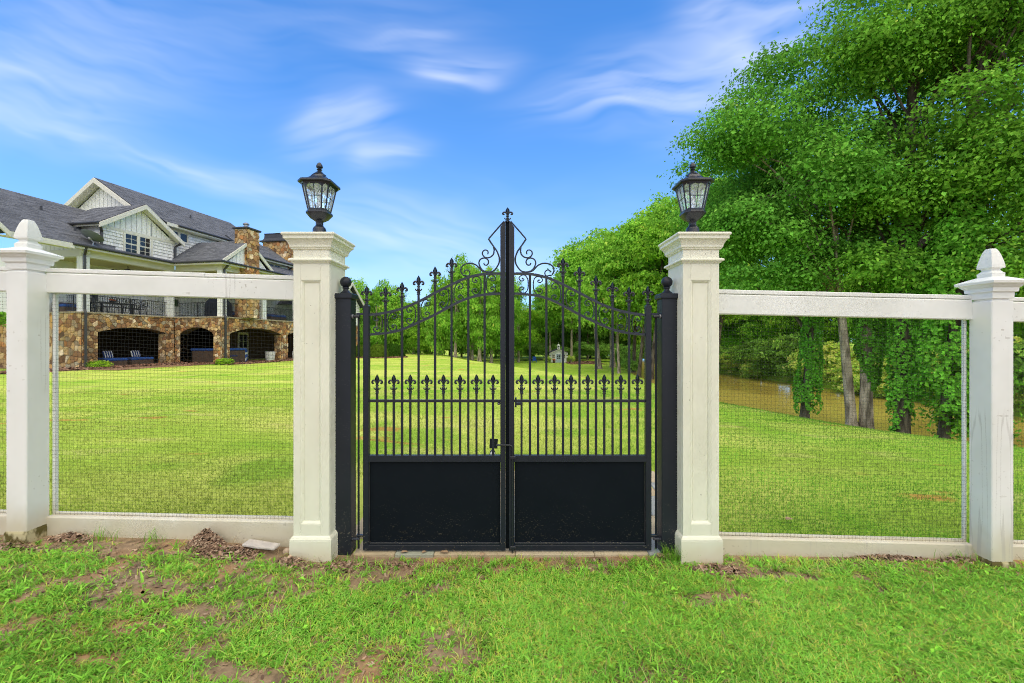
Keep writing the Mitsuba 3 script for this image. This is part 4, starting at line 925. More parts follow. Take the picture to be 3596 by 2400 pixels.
def fan():
    r = thing('ceiling_fan', 'dark ceiling fan hanging under the porch ceiling', 'fan')
    c = W(3.2, -1.3, 5.72)
    part(r, 'rod', tube([c + [0, 0, .12], c + [0, 0, .34]], .02, 8), 'iron_mat'); part(r, 'motor', lathe([(.05, c[2] + .14), (.14, c[2] + .10), (.15, c[2]), (.08, c[2] - .08), (.02, c[2] - .1)], c[0], c[1], 14), 'iron_mat', 40)
    for i in range(5):
        q = i * 2 * np.pi / 5 + .3; d = np.array([math.cos(q), math.sin(q), 0]); o = np.array([-d[1], d[0], .12])
        part(r, 'blade', prism([c + d * .14 - o * .05, c + d * .75 - o * .08, c + d * .75 + o * .08, c + d * .14 + o * .05, *(np.array([c + d * .14 - o * .05, c + d * .75 - o * .08, c + d * .75 + o * .08, c + d * .14 + o * .05]) + [0, 0, .012])]), 'iron_mat')
fan()
for key, c in (('blue_fabric', (.035, .10, .36)), ('navy_fabric', (.02, .045, .16)), ('brown_wicker', (.11, .075, .055)), ('white_plastic', (.72, .72, .70)), ('blue_plastic', (.03, .12, .55)), ('cover_mat', (.020, .026, .045))):
    scene[key] = pr(P((lambda c: (lambda p, n, uv: MX(tuple(v * .75 for v in c), tuple(min(1, v * 1.15) for v in c), FB(p.x * 9, p.y * 9, p.z * 9))))(c)), .75, .25)
scene['stripe_fabric'] = pr(P(lambda p, n, uv: MX((.70, .70, .68), (.025, .045, .15), SS(.45, .5, dr.abs(dr.sin((p.x * .177 + p.y * .984) * 26))))), .8, .2)
def local(s, t, z, rot):
    a = math.radians(rot); M = np.eye(4); M[:3, :3] = [[math.cos(a), -math.sin(a), 0], [math.sin(a), math.cos(a), 0], [0, 0, 1]]; M[:3, 3] = [s, -t, z]
    return HM @ M
def lp(r, nm, m, mat, M, smooth=False):
    m = m.copy(); m.apply_transform(M); part(r, nm, m, mat, smooth)
def iron_chair(s, t, z, rot, lab, mat='iron_mat', grp='dining chairs on the porch'):
    r = thing('patio_chair', lab, 'chair', grp); M = local(s, t, z, rot)
    lp(r, 'seat', cbox(-.24, .24, -.24, .24, .42, .45, .008), mat, M)
    for x in (-.21, .21):
        lp(r, 'leg', tube(catmull([[x, -.22, .43], [x * 1.08, -.25, .2], [x * 1.15, -.28, 0]], 4), .016, 6), mat, M)
        lp(r, 'leg', tube(catmull([[x, .22, .43], [x * 1.05, .26, .2], [x * 1.1, .32, 0]], 4), .016, 6), mat, M)
        lp(r, 'armrest', tube(catmull([[x, -.22, .44], [x * 1.2, -.22, .60], [x * 1.25, -.12, .66], [x * 1.2, .22, .66]], 5), .015, 6), mat, M)
    o = catmull([[-.21, .24, .44], [-.26, .30, .75], [-.20, .34, .92], [0, .36, .98], [.20, .34, .92], [.26, .30, .75], [.21, .24, .44]], 6)
    lp(r, 'back_frame', tube(o, .016, 6), mat, M)
    sc = []
    for x in (-.13, -.045, .045, .13):
        sc.append(tube(catmull([[x, .25, .45], [x * 1.5 + .03, .29, .6], [x * .8 - .03, .31, .75], [x, .34, .93]], 5), .012, 5))
    for z_ in (.6, .75): sc.append(tube(catmull([[-.22, .29, z_], [-.1, .3, z_ + .05], [0, .3, z_ - .03], [.1, .3, z_ + .05], [.22, .29, z_]], 4), .012, 5))
    lp(r, 'back_lattice', cat(sc), mat, M)
def table(s, t, z, l, w, lab, h=.73, mat='iron_mat'):
    r = thing('patio_table', lab, 'table'); M = local(s, t, z, 0)
    lp(r, 'tabletop', cbox(-l / 2, l / 2, -w / 2, w / 2, h - .04, h, .01), mat, M)
    for x in (-1, 1):
        for y in (-1, 1): lp(r, 'leg', cbox(x * l * .43 - .03, x * l * .43 + .03, y * w * .4 - .03, y * w * .4 + .03, 0, h - .04, .005), mat, M)
table(2.55, -1.6, DK, 1.9, 1.0, 'dark dining table among iron chairs on the porch')
chairs = [(1.55, -.95, 60, 'scrolled iron dining chair nearest the corner column on the porch'), (1.95, -.85, 178, 'iron dining chair on the lawn side of the porch table, nearer the corner'), (2.55, -.85, 182, 'iron dining chair at the middle of the porch table, lawn side'), (3.1, -.85, 175, 'iron dining chair on the lawn side of the porch table, nearer the wing'), (3.85, -1.3, 285, 'scrolled iron dining chair at the wing end of the porch table'), (2.3, -2.45, 0, 'iron dining chair on the house side of the porch table'), ]
for s, t, q, lb in chairs: iron_chair(s, t, DK, q, lb)
r = thing('flower_bowl', 'low bowl of orange flowers on the porch dining table', 'bowl'); part(r, 'bowl', hw(lathe([(.06, DK + .74), (.14, DK + .80), (.16, DK + .86), (.13, DK + .86), (.05, DK + .78)], 2.6, 1.6, 14)), 'iron_mat', 40)
rg = np.random.default_rng(5)
scene['orange_flower'] = pr((.62, .16, .06), .7, .2)
part(r, 'flowers', cat([hw(ball([2.6 + rg.normal(0, .08), 1.6 + rg.normal(0, .08), DK + .90 + rg.uniform(-.02, .05)], .04, 5)) for _ in range(26)]), 'orange_flower', True)
def grill():
    r = thing('grill', 'barbecue grill under a dark cover behind the wing railing', 'grill')
    prof = [(-.75, 0), (.75, 0), (.75, .85), (.62, 1.05), (.35, 1.28), (-.30, 1.30), (-.60, 1.02), (-.75, .85)]
    m = trimesh.creation.extrude_polygon(Polygon(prof), .62, engine='earcut'); m.apply_transform(np.array([[0, 0, -1, .3], [1, 0, 0, 0], [0, 1, 0, 0], [0, 0, 0, 1]], float)); 
    if m.volume < 0: m.invert()
    lp(r, 'cover', m, 'cover_mat', local(5.9, 2.35, DK, 0)); lp(r, 'hem', cbox(-.33, .34, -.78, .78, .0, .09, .01), 'cover_mat', local(5.9, 2.35, DK, 0))
grill()
def lounge(s, t, z, w, lab, pil=False):
    r = thing('outdoor_sofa', lab, 'sofa', 'wicker lounge furniture'); M = local(s, t, z, 0)
    lp(r, 'frame', cbox(-w / 2, w / 2, -.4, .4, .03, .34, .02), 'brown_wicker', M); lp(r, 'cushion', cbox(-w / 2 + .02, w / 2 - .02, -.4, .38, .342, .50, .04), 'blue_fabric', M)
    lp(r, 'back', cbox(-w / 2, w / 2, .38, .5, .03, .62, .02), 'brown_wicker', M)
def chaise(s, lab, lab2):
    r = thing('chaise_lounge', lab, 'lounger', 'blue wicker loungers in the stone arch'); M = local(s, -1.0, .03, 0)
    lp(r, 'frame', cbox(-.62, .62, -.38, .38, 0, .30, .02), 'brown_wicker', M); lp(r, 'cushion', cbox(-.64, .64, -.40, .38, .302, .45, .04), 'blue_fabric', M)
    q = thing('throw_pillow', lab2, 'pillow', 'striped pillows on the blue loungers')
    m = cbox(-.25, .25, -.07, .07, 0, .44, .05); m.apply_transform(trimesh.transformations.rotation_matrix(-.35, [1, 0, 0])); m.apply_translation([0, .12, .46])
    m.apply_transform(M); add(q, m, 'stripe_fabric')
chaise(2.05, 'wicker lounger with blue cushion, the nearer of two in the stone arch', 'navy and white striped pillow on the nearer blue lounger')
chaise(3.55, 'wicker lounger with blue cushion, the farther of two in the stone arch', 'navy and white striped pillow on the farther blue lounger')
r = thing('wire_basket', 'dark wire side table beside the nearer blue lounger', 'side table'); M = local(1.1, -.5, .03, 0)
lp(r, 'top', cbox(-.25, .25, -.25, .25, .40, .43, .005), 'iron_mat', M)
for x in (-.22, .22):
    for y in (-.22, .22): lp(r, 'leg', cbox(x - .012, x + .012, y - .012, y + .012, 0, .40, .002), 'iron_mat', M)
lp(r, 'shelf', cbox(-.24, .24, -.24, .24, .14, .155, .003), 'iron_mat', M)
r = thing('hot_tub', 'brown hot tub with blue cover inside the narrow arch', 'hot tub'); M = local(6.75, 1.55, .03, 0)
lp(r, 'cabinet', cbox(-1.0, 1.0, -1.1, 1.1, 0, .82, .03), 'brown_wicker', M); lp(r, 'cover', cbox(-1.06, 1.06, -1.16, -.02, .822, .95, .03), 'blue_fabric', M); lp(r, 'cover', cbox(-1.06, 1.06, .02, 1.16, .822, .95, .03), 'blue_fabric', M)
def plastic_chair(s, t, rot, lab):
    r = thing('plastic_chair', lab, 'chair', 'blue chairs in the wide arch'); M = local(s, t, .03, rot)
    lp(r, 'seat', cbox(-.25, .25, -.25, .25, .38, .43, .01), 'blue_plastic', M); lp(r, 'back', cbox(-.25, .25, .21, .26, .432, .88, .015), 'blue_plastic', M)
    for x in (-.24, .24):
        for y in (-.22, .22): lp(r, 'leg', cbox(x - .03, x + .03, y - .03, y + .03, 0, .38, .005), 'blue_plastic', M)
        lp(r, 'arm', cbox(x - .04, x + .04, -.26, .205, .60, .64, .01), 'blue_plastic', M)
plastic_chair(7.0, 1.5, 120, 'blue plastic chair beside the striped pot in the wide arch'); plastic_chair(9.0, 1.2, 200, 'blue plastic chair in front of the basement door')
r = thing('storage_box', 'low brown storage box at the near foot of the wide arch', 'box'); M = local(6.3, 2.6, .03, 0)
lp(r, 'body', cbox(-.5, .5, -.3, .3, 0, .42, .01), 'brown_wicker', M); lp(r, 'lid', cbox(-.52, .52, -.32, .32, .422, .48, .01), 'navy_fabric', M)
scene['pot_glaze'] = pr(P(lambda p, n, uv: MX((.04, .10, .36), (.70, .74, .70), SS(.46, .54, FB(p.x * 2.2, p.y * 2.2, p.z * 5)))), .3, .5)
r = thing('glazed_pot', 'blue and white glazed pot in the wide arch', 'pot'); part(r, 'pot', hw(lathe([(.20, .03), (.27, .3), (.30, .62), (.27, .64), (.25, .55)], 7.9, -2.3, 18)), 'pot_glaze', 40); part(r, 'rim', hw(lathe([(.31, .62), (.325, .64), (.325, .68), (.27, .68), (.27, .62)], 7.9, -2.3, 18)), 'pot_glaze', 40)
r = thing('white_basket', 'white woven basket near the far pier of the wide arch', 'basket'); part(r, 'body', hw(lathe([(.26, .03), (.31, .2), (.33, .66), (.29, .66), (.26, .3)], 9.75, -2.9, 20)), 'white_plastic', 30); part(r, 'rim', hw(lathe([(.33, .64), (.35, .66), (.33, .69), (.29, .67)], 9.75, -2.9, 20)), 'white_plastic', 40)
iron_chair(11.3, 3.95, .0, 250, 'white metal garden chair at the foot of the far pier', 'white_plastic', 'garden chairs by the stone piers')
lounge(8.9, 1.6, DK, 1.9, 'dark lounge sofa behind the wing railing beside the stone hearth'); lounge(11.0, 2.2, DK, 1.6, 'dark lounge sofa behind the far wing railing')
lounge(.9, -2.1, DK, 1.1, 'dark lounge sofa deep in the porch by the corner column')
# ------------------------------------------------------------------ trees, bushes, ivy
scene['leaf_mat'] = {'type': 'principledthin', 'base_color': VC, 'roughness': 0.5, 'diff_trans': 0.55, 'eta': 1.33, 'spec_trans': 0.0}
def f_bark(p, n, uv):
    g = FB(p.x * 16, p.y * 16, p.z * 2.6, octaves=4)
    return MX((.17, .135, .10), (.58, .48, .37), SS(.25, .75, g))
scene['bark_mat'] = bump(pr(P(f_bark), .9, .15), lambda p, n, uv: .03 * FB(p.x * 20, p.y * 20, p.z * 3.2, octaves=3), 5e-3)
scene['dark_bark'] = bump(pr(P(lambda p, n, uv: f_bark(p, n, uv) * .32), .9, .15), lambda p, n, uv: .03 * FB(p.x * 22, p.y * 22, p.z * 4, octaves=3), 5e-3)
def unit(v): return v / (np.linalg.norm(v, axis=-1, keepdims=True) + 1e-9)
def leaves(ctr, nrm, size, col, rng, aspect=.6, fold=.22):
    """folded leaf quads at ctr, facing about nrm"""
    n = len(ctr); nrm = unit(nrm + rng.normal(0, .45, (n, 3)))
    a = unit(np.cross(nrm, unit(rng.normal(0, 1, (n, 3))))); b = np.cross(nrm, a)
    L = (size * np.clip(rng.lognormal(-.03, .26, n), .5, 1.7))[:, None]; Wd = L * aspect
    base, tip = ctr - a * L * .5, ctr + a * L * .5 - nrm * L * .14
    l, r = ctr + b * Wd * .5 + nrm * L * fold * .6 + a * L * .04, ctr - b * Wd * .5 + nrm * L * fold * .6 + a * L * .04
    V = np.stack([base, r, tip, l], 1).reshape(-1, 3); k = np.arange(n) * 4
    Fc = np.stack([np.stack([k, k + 1, k + 2], 1), np.stack([k, k + 2, k + 3], 1)], 1).reshape(-1, 3)
    return V, Fc, np.repeat(col, 4, 0)
def merge(parts):
    at, vs, fs, cs = 0, [], [], []
    for v, f, c in parts:
        vs.append(v); fs.append(f + at); cs.append(c); at += len(v)
    return np.vstack(vs), np.vstack(fs), np.vstack(cs)
def blobs_in(center, r, k, rb, rng, low=-1.0):
    out = []; tries = 0
    while len(out) < k and tries < 4000:
        tries += 1
        d = unit(rng.normal(0, 1, 3)); q = rng.uniform(.35, 1.0) ** .5
        if d[2] < low: continue
        p = d * q * (1 - .6 * rb / max(r))
        if all(np.linalg.norm((p - o[0]) * np.array(r)) > rb * .62 for o in out): out.append((p, rb * rng.uniform(.55, 1.35)))
    return [(np.array(center) + p * np.array(r), b) for p, b in out]
def crown(blobs, n, size, base, seed, flat=.58, clus=.25, spread=.6, yellow=.5):
    """leaves gathered in sprays over the blobs' upper shells, looser inside"""
    rng = np.random.default_rng(seed); B = np.array([b for b, _ in blobs]); R = np.array([r for _, r in blobs])
    w = R ** 2; per = 34; m = max(1, n // per)
    ids = rng.choice(len(R), m, p=w / w.sum())
    d = unit(rng.normal(0, 1, (m, 3)) + [0, 0, .25]); rad = R[ids] * (rng.random(m) ** .24) * rng.uniform(.85, 1.22, m)
    cc = B[ids] + d * rad[:, None] * [1, 1, flat]
    tone = rng.lognormal(0, .20, m); yel = rng.random(m) * yellow
    ci = np.repeat(np.arange(m), per); nn = len(ci)
    off = rng.normal(0, 1, (nn, 3)) * clus * [1, 1, .34] * np.repeat(rng.uniform(.6, 1.25, m), per)[:, None]
    sag = -np.abs(off[:, :2]).sum(1) * .22; off[:, 2] += sag
    ctr = cc[ci] + off
    nrm = unit(d[ci] * .75 + [0, -.12, .60] + off / clus * .25)
    col = np.array(base)[None] * (tone[ci] * rng.lognormal(0, .24, nn))[:, None]
    col = 2.5 * col * (1 - yel[ci][:, None]) + 2.5 * col * yel[ci][:, None] * np.array([1.55, 1.18, .75])
    return leaves(ctr, nrm, size, np.clip(col, .004, .78), rng)
def limbs(base, top, r0, targets, seed, rtop=.35, kink=.06):
    """a tapered trunk with limbs that reach into the crown"""
    rng = np.random.default_rng(seed); base, top = np.array(base, float), np.array(top, float); n = 14; ms = []
    t = np.linspace(0, 1, n); H_ = np.linalg.norm(top - base)
    path = base + (top - base) * t[:, None] + np.cumsum(rng.normal(0, kink, (n, 3)), 0) * [1, 1, 0] * (r0 * 2.0) * t[:, None]
    rr = r0 * (1 - t * (1 - rtop)) * (1 + .55 * np.exp(-t * H_ / (r0 * 2.2)))
    ms.append(tube(path, rr, 10))
    for tg in targets:
        q = rng.uniform(.35, .95); i = min(n - 1, int(q * n)); s = path[i]; e = np.array(tg, float)
        mid = (s + e) / 2 + [0, 0, .10 * np.linalg.norm(e - s)] + rng.normal(0, .10, 3) * np.linalg.norm(e - s)
        c = catmull([s, s * .6 + mid * .4, mid, e], 4); k0 = min(rr[i] * .6, r0 * .42)
        ms.append(tube(c, np.linspace(k0, max(.012, k0 * .18), len(c)), 6))
    return cat(ms)
def ivy(path, rr, n, size, base, seed, z0=0, z1=1e9):
    rng = np.random.default_rng(seed); t = rng.random(n) * (len(path) - 1); i = t.astype(int).clip(0, len(path) - 2); f = (t - i)[:, None]
    p = path[i] * (1 - f) + path[i + 1] * f; r = rr[i] * (1 - f[:, 0]) + rr[i + 1] * f[:, 0]
    a = rng.random(n) * 2 * np.pi; d = np.stack([np.cos(a), np.sin(a), 0 * a], 1)
    clump = meshkit.fbm(np.stack([p[:, 0] * 4 + d[:, 0] * 2, p[:, 1] * 4 + d[:, 1] * 2, p[:, 2] * 2.4], -1), 3, seed)
    rag = meshkit.noise(np.stack([a * 1.6, a * 0 + seed, a * 0], -1)); keep = (clump > .40) & (p[:, 2] > np.maximum(z0, path[0][2]) - .25 + .75 * rag) & (p[:, 2] < z1)
    p, d, r, clump = p[keep], d[keep], r[keep], clump[keep]
    m = len(p); ctr = p + d * (r * rng.uniform(.85, 1.12, m) + (clump - .40) * r * 1.1)[:, None]
    col = 3.2 * np.array(base)[None] * rng.lognormal(0, .28, m)[:, None]
    return leaves(ctr, d + [0, 0, .55], size, col, rng, aspect=.8)
def add_leaves(key, lv, kind=None):
    v, f, c = lv; add(key, (v, f), 'leaf_mat', False, color=c)
    if kind: tag(key, kind=kind)
# --- the big trees on the creek's near bank
OAK, MAPLE, IVY = (.072, .185, .028), (.080, .188, .025), (.066, .165, .018)
def gz0(x, y): return float(H(np.array([x]), np.array([y]))[0])
def big_tree(label, base, top, r0, env, kb, rb, n, size, col, seed, bark='bark_mat', extra=(), two_stems=None, yellow=.35):
    r = thing('tree', label, 'tree', 'tall trees on the near bank of the creek')
    rng = np.random.default_rng(seed); z = gz0(*base) - .15
    bl = blobs_in(env[0], env[1], kb, rb, rng) + list(extra)
    tg = [b for b, _ in bl[:24]]
    m = limbs([base[0], base[1], z], top, r0, tg, seed, .42)
    if two_stems is not None:
        (dx, dy), tp, r2 = two_stems
        m = cat([m, limbs([base[0] + dx, base[1] + dy, z], tp, r2, tg[:4], seed + 1, .45)])
    part(r, 'trunk', m, bark, 50)
    add_leaves(name(r + '__crown'), crown(bl, n, size, col, seed + 5, yellow=yellow))
    return r
A = big_tree('spreading oak with a pale forked bare trunk on the near bank', (8.85, 10.7), (8.35, 11.0, 7.2), .125, ((7.65, 11.1, 5.9), (2.95, 2.5, 3.2)), 40, .74, 80000, .086, OAK, 71,
             extra=[(np.array(p, float), q) for p, q in (((5.2, 11.0, 6.9), .6), ((5.0, 11.0, 5.9), .55), ((6.2, 11.0, 7.7), .65), ((6.9, 11.0, 8.6), .7), ((7.7, 11, 9.1), .65), ((5.6, 11, 4.2), .7), ((6.2, 10.9, 3.2), .7), ((7.3, 10.8, 2.9), .75))], two_stems=((.27, -.06), (9.15, 10.6, 6.5), .15))
B = big_tree('slim ivy wrapped tree farthest along the near bank of those behind the wire', (8.82, 12.5), (9.55, 12.7, 6.2), .13, ((8.6, 13.6, 5.4), (3.0, 2.3, 3.2)), 22, .95, 44000, .09, OAK, 72, 'dark_bark')
C = big_tree('tall maple with ivy up its slim leaning trunk, left of the bushy ivy trunk', (9.12, 9.7), (9.5, 9.7, 9.0), .16, ((10.1, 9.8, 8.2), (2.6, 2.5, 5.2)), 48, .78, 80000, .086, MAPLE, 73, 'dark_bark', yellow=.5,
             extra=[(np.array(p, float), q) for p, q in (((8.4, 9.6, 3.3), .7), ((9.6, 9.3, 2.9), .7), ((7.9, 9.6, 8.4), .65), ((8.1, 9.6, 10.0), .7))])
Dt = big_tree('tall maple whose trunk is buried in a broad bush of ivy beside the fence post', (9.42, 9.1), (10.2, 8.9, 8.5), .115, ((11.6, 8.6, 6.6), (3.2, 2.8, 4.6)), 46, .78, 76000, .086, MAPLE, 74, 'dark_bark', yellow=.5,
              extra=[(np.array(p, float), q) for p, q in (((10.4, 8.6, 3.0), .8), ((11.6, 8.0, 2.7), .9), ((9.9, 8.9, 4.6), .8))])
def stem(a, b, n=16, bend=.0, seed=0):
    t = np.linspace(0, 1, n)[:, None]; return np.array(a, float) + (np.array(b, float) - np.array(a, float)) * t + np.array([bend, 0, 0]) * np.sin(t * np.pi)
p = stem((8.86, 12.47, gz0(8.82, 12.5)), (9.26, 12.6, 3.4)); add_leaves(name(B + '__ivy'), ivy(p, np.interp(np.arange(16), [0, 3, 8, 15], [.21, .27, .22, .17]), 8500, .075, IVY, 81, -.55))
p = stem((9.10, 9.7, gz0(9.12, 9.7)), (9.3, 9.7, 5.5)); add_leaves(name(C + '__ivy'), ivy(p, np.interp(np.arange(16), [0, 2, 6, 15], [.14, .20, .22, .18]), 9500, .075, IVY, 82, -.50))
p = stem((9.40, 9.05, gz0(9.42, 9.1) + .12), (9.75, 9.0, 5.0)); add_leaves(name(Dt + '__ivy'), merge([ivy(p, np.interp(np.arange(16), [0, 1, 3, 6, 9, 15], [.28, .40, .50, .46, .36, .28]), 17000, .085, IVY, 83), crown([(np.array([9.82, 8.9, .0]), .34), (np.array([9.80, 8.9, .8]), .38), (np.array([9.85, 8.8, -.35]), .26)], 3600, .10, IVY, 84)]))
p = stem((9.18, 10.55, .2), (9.15, 10.6, 5.5)); add_leaves(name(A + '__ivy'), ivy(p, np.interp(np.arange(16), [0, 3, 15], [.09, .25, .26]), 9000, .075, (.05, .125, .014), 85))
# --- bushes and trees across the creek, beyond the lawn and in the wood: five crowns, each tree its own copy
def proto_tree(key, r, kb, rb, n, size, col, seed, low=-1.0, yellow=.4):
    rng = np.random.default_rng(seed); bl = blobs_in((0, 0, 0), r, kb, rb, rng, low)
    v, f, c = crown(bl, n, size, col, seed + 1, clus=.11, yellow=yellow)
    return mikit.ply((v, f), 'leaf_mat', False, color=c), [b for b, _ in bl]
FOREST = [proto_tree('a', (1, 1, 1.0), 20, .34, 15000, .062, (.110, .240, .030), 101), proto_tree('b', (1, 1, 1.15), 24, .30, 15000, .060, (.105, .215, .022), 102),
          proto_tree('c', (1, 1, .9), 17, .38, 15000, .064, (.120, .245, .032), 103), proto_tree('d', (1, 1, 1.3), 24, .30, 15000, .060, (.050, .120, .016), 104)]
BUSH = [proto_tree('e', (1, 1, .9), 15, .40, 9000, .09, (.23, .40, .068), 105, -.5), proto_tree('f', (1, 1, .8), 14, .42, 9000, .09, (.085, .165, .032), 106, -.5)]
rgt = np.random.default_rng(77)
def forest_tree(x, y, top, rad, cbot, kind, label, group, r0=.14, bark='bark_mat', lean=0.0, base='tree'):
    """top and cbot: heights of the crown's top and underside"""
    k = thing(base, label, 'tree', group); z = gz0(x, y); shp, bl = FOREST[kind]
    h = (top - cbot) / 2; c = np.array([x + lean, y, (top + cbot) / 2]); q = rgt.uniform(0, 360)
    m = T().translate(list(c)) @ T().rotate([0, 0, 1], q) @ T().scale([rad, rad, h / [1.0, 1.15, .9, 1.3][kind]])
    Mn = np.array(m.matrix); tg = [(Mn @ np.append(b, 1))[:3] for b in bl[:5]]
    part(k, 'trunk', limbs([x, y, z - .2], [c[0], y, c[2] + h * .3], r0, tg, int(rgt.integers(1e6)), .4), bark, 50)
    place(k + '__crown', shp, m)
    return k
def bush(x, y, rad, h, kind, label, group, base='bush', lift=0):
    k = thing(base, label, 'bush', group); z = gz0(x, y) + lift; shp, _ = BUSH[kind]
    place(k, shp, T().translate([x, y, z + h * .42]) @ T().rotate([0, 0, 1], rgt.uniform(0, 360)) @ T().scale([rad, rad, h * .62]))
    return k
G1, G2, G3, G4 = 'trees standing beyond the crest of the lawn', 'tall trees over the playhouse lawn', 'dark wood behind the playhouse', 'green growth on the far bank of the creek'
ORD = ['first', 'second', 'third', 'fourth', 'fifth', 'sixth', 'seventh']
def picket_of(x, y):
    """which tall gate picket a far tree is seen behind, counted from the centre of the gate"""
    u = 1798 + F * x / y; k = round((abs(u - 1781) - 79) / 58.2); sd = 'house' if u < 1781 else 'creek'
    return f'behind the {sd} side pillar and steel gate post' if k > 7 else f'behind the {ORD[int(np.clip(k, 0, 6))]} tall picket from the centre, {sd} side leaf'
def rank_labels(pts, start):
    ks = [picket_of(x, y) for x, y in pts]; out = []
    for (x, y), k in zip(pts, ks):
        ys = sorted(q[1] for q, kk in zip(pts, ks) if kk == k); n, i = len(ys), ys.index(y)
        pre = [['']] + [['nearer ', 'farther ']] + [['nearest ', 'middle ', 'farthest ']] + [['nearest ', 'second nearest ', 'third nearest ', 'farthest ']] + [['nearest ', 'second nearest ', 'third nearest ', 'fourth nearest ', 'farthest ']]
        out.append(pre[n - 1][i] + start + ' ' + k)
    return out
L1 = 'leafy tree'
CREST = tuple((a_, b_, c_, d_, min(e_, 1.5) - .9, f_, g_) for a_, b_, c_, d_, e_, f_, g_ in ((-5.9, 43, 10.6, 2.5, 2.6, 0, .17), (-4.3, 45, 9.9, 2.3, 2.8, 2, .15), (-3.3, 42, 8.9, 2.2, 2.2, 0, .2), (-2.2, 44, 9.3, 2.4, 2.0, 2, .16), (-.9, 43, 8.8, 2.3, 2.4, 0, .13), (-7.6, 44, 8.4, 2.2, 1.0, 2, .15),
                             (-9.4, 46, 5.6, 2.2, .5, 1, .14), (-11.2, 47, 6.0, 2.3, .5, 0, .14), (-13.2, 48, 7.9, 2.4, .6, 2, .15), (-15.4, 47, 8.6, 2.6, .6, 0, .16), (-17.8, 48, 8.6, 2.6, .6, 2, .15), (-20.2, 52, 9.6, 2.6, 1, 0, .15), (-5.0, 50, 11.4, 2.2, 3, 1, .15), (.8, 50, 7.4, 2.8, 1.0, 1, .15)))
for (x, y, top, rad, cb, kd, r0), lb in zip(CREST, rank_labels([q[:2] for q in CREST], L1)):
    forest_tree(x, y, top, rad, cb, kd, lb, G1, r0)
R1L = 'tall tree'
SIDE = ((8.3, 39, 11.2, 3.9, 2.9, 0, .20, 'bark_mat', -1.0, 'tall tree with a stout pale flared trunk right of the playhouse'), (10.0, 41, 12.6, 4.2, 3.2, 2, .24, 'bark_mat', -.3, None), (8.7, 33.5, 9.9, 3.3, 2.4, 2, .12, 'bark_mat', -.4, None),
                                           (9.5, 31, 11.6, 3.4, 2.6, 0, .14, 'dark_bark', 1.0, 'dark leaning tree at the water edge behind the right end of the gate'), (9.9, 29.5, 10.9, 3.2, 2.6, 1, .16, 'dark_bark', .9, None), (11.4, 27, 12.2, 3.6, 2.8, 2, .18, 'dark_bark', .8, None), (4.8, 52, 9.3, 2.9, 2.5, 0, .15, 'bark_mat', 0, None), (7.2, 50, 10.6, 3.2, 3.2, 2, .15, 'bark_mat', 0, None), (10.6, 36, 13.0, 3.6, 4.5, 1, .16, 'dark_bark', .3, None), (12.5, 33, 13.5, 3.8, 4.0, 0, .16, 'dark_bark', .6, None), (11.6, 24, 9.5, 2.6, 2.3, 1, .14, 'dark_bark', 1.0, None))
for (x, y, top, rad, cb, kd, r0, bk, ln, lab), lb in zip(SIDE, rank_labels([q[:2] for q in SIDE], R1L)):
    forest_tree(x, y, top, rad, cb, kd, lab or lb, None if lab else G2, r0, bk, ln)
for i in range(30):
    x = -24 + i * 1.75 + rgt.uniform(-.6, .6); y = 60 + rgt.uniform(-2, 7)
    sky_z = CZ + (1200 - np.interp(1798 + F * x / y, [1100, 1250, 1400, 1480, 1560, 1620, 1740, 1800, 1900, 1960, 2050, 2400], [985, 990, 1060, 1075, 960, 900, 960, 1060, 1050, 1000, 880, 800])) / F * y - .6
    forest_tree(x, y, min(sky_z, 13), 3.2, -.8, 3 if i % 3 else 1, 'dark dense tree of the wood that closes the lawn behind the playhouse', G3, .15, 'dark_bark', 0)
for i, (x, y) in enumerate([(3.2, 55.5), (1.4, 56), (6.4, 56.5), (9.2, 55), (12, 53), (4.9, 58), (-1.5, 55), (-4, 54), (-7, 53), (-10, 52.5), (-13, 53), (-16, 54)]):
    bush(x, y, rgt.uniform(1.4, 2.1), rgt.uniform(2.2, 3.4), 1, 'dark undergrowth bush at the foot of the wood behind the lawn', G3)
for i in range(24):
    y = 14.3 + i * 1.6 + rgt.uniform(-.4, .4); x = 18.5 + rgt.uniform(-.3, .5)
    bush(x, y, rgt.uniform(1.0, 1.9), rgt.uniform(1.5, 4.0), int(rgt.random() < .35), 'light green bush hanging over the far bank of the creek', G4, lift=-.4)
for i in range(18):
    y = 17 + i * 2.3 + rgt.uniform(-.8, .8); x = 22.2 + rgt.uniform(-.8, 1.6)
    forest_tree(x, y, rgt.uniform(6.5, 9.5), rgt.uniform(2.3, 3.0), .3, (0, 1, 3, 2)[i % 4], 'green tree in the thicket beyond the creek', G4, .15, 'dark_bark', 0)
for i in range(15):
    bush(8.5 + i * 1.35 + rgt.uniform(-.4, .4), 63 + rgt.uniform(-1.5, 1.5), rgt.uniform(1.9, 2.6), rgt.uniform(3.4, 5.0), 1, 'green bush where the creek bends out of view', 'growth at the bend of the creek')
for i in range(14):
    forest_tree(9 + i * 2.1 + rgt.uniform(-.6, .6), 74 + rgt.uniform(-3, 4), rgt.uniform(8, 11), 2.8, .3, (1, 3, 0)[i % 3], 'distant tree where the creek bends out of view', 'trees at the bend of the creek', .15, 'dark_bark', 0)
for x, y, rad, h in ((10.6, 37.6, 1.0, 1.7), (11.6, 41.5, 1.3, 2.2), (9.9, 34.2, .8, 1.3), (12.6, 45.5, 1.6, 2.6), (13.5, 49, 1.8, 2.8)):
    bush(x, y, rad, h, 1, 'dark bush between the tree trunks at the edge of the creek', 'undergrowth between the bank trees')
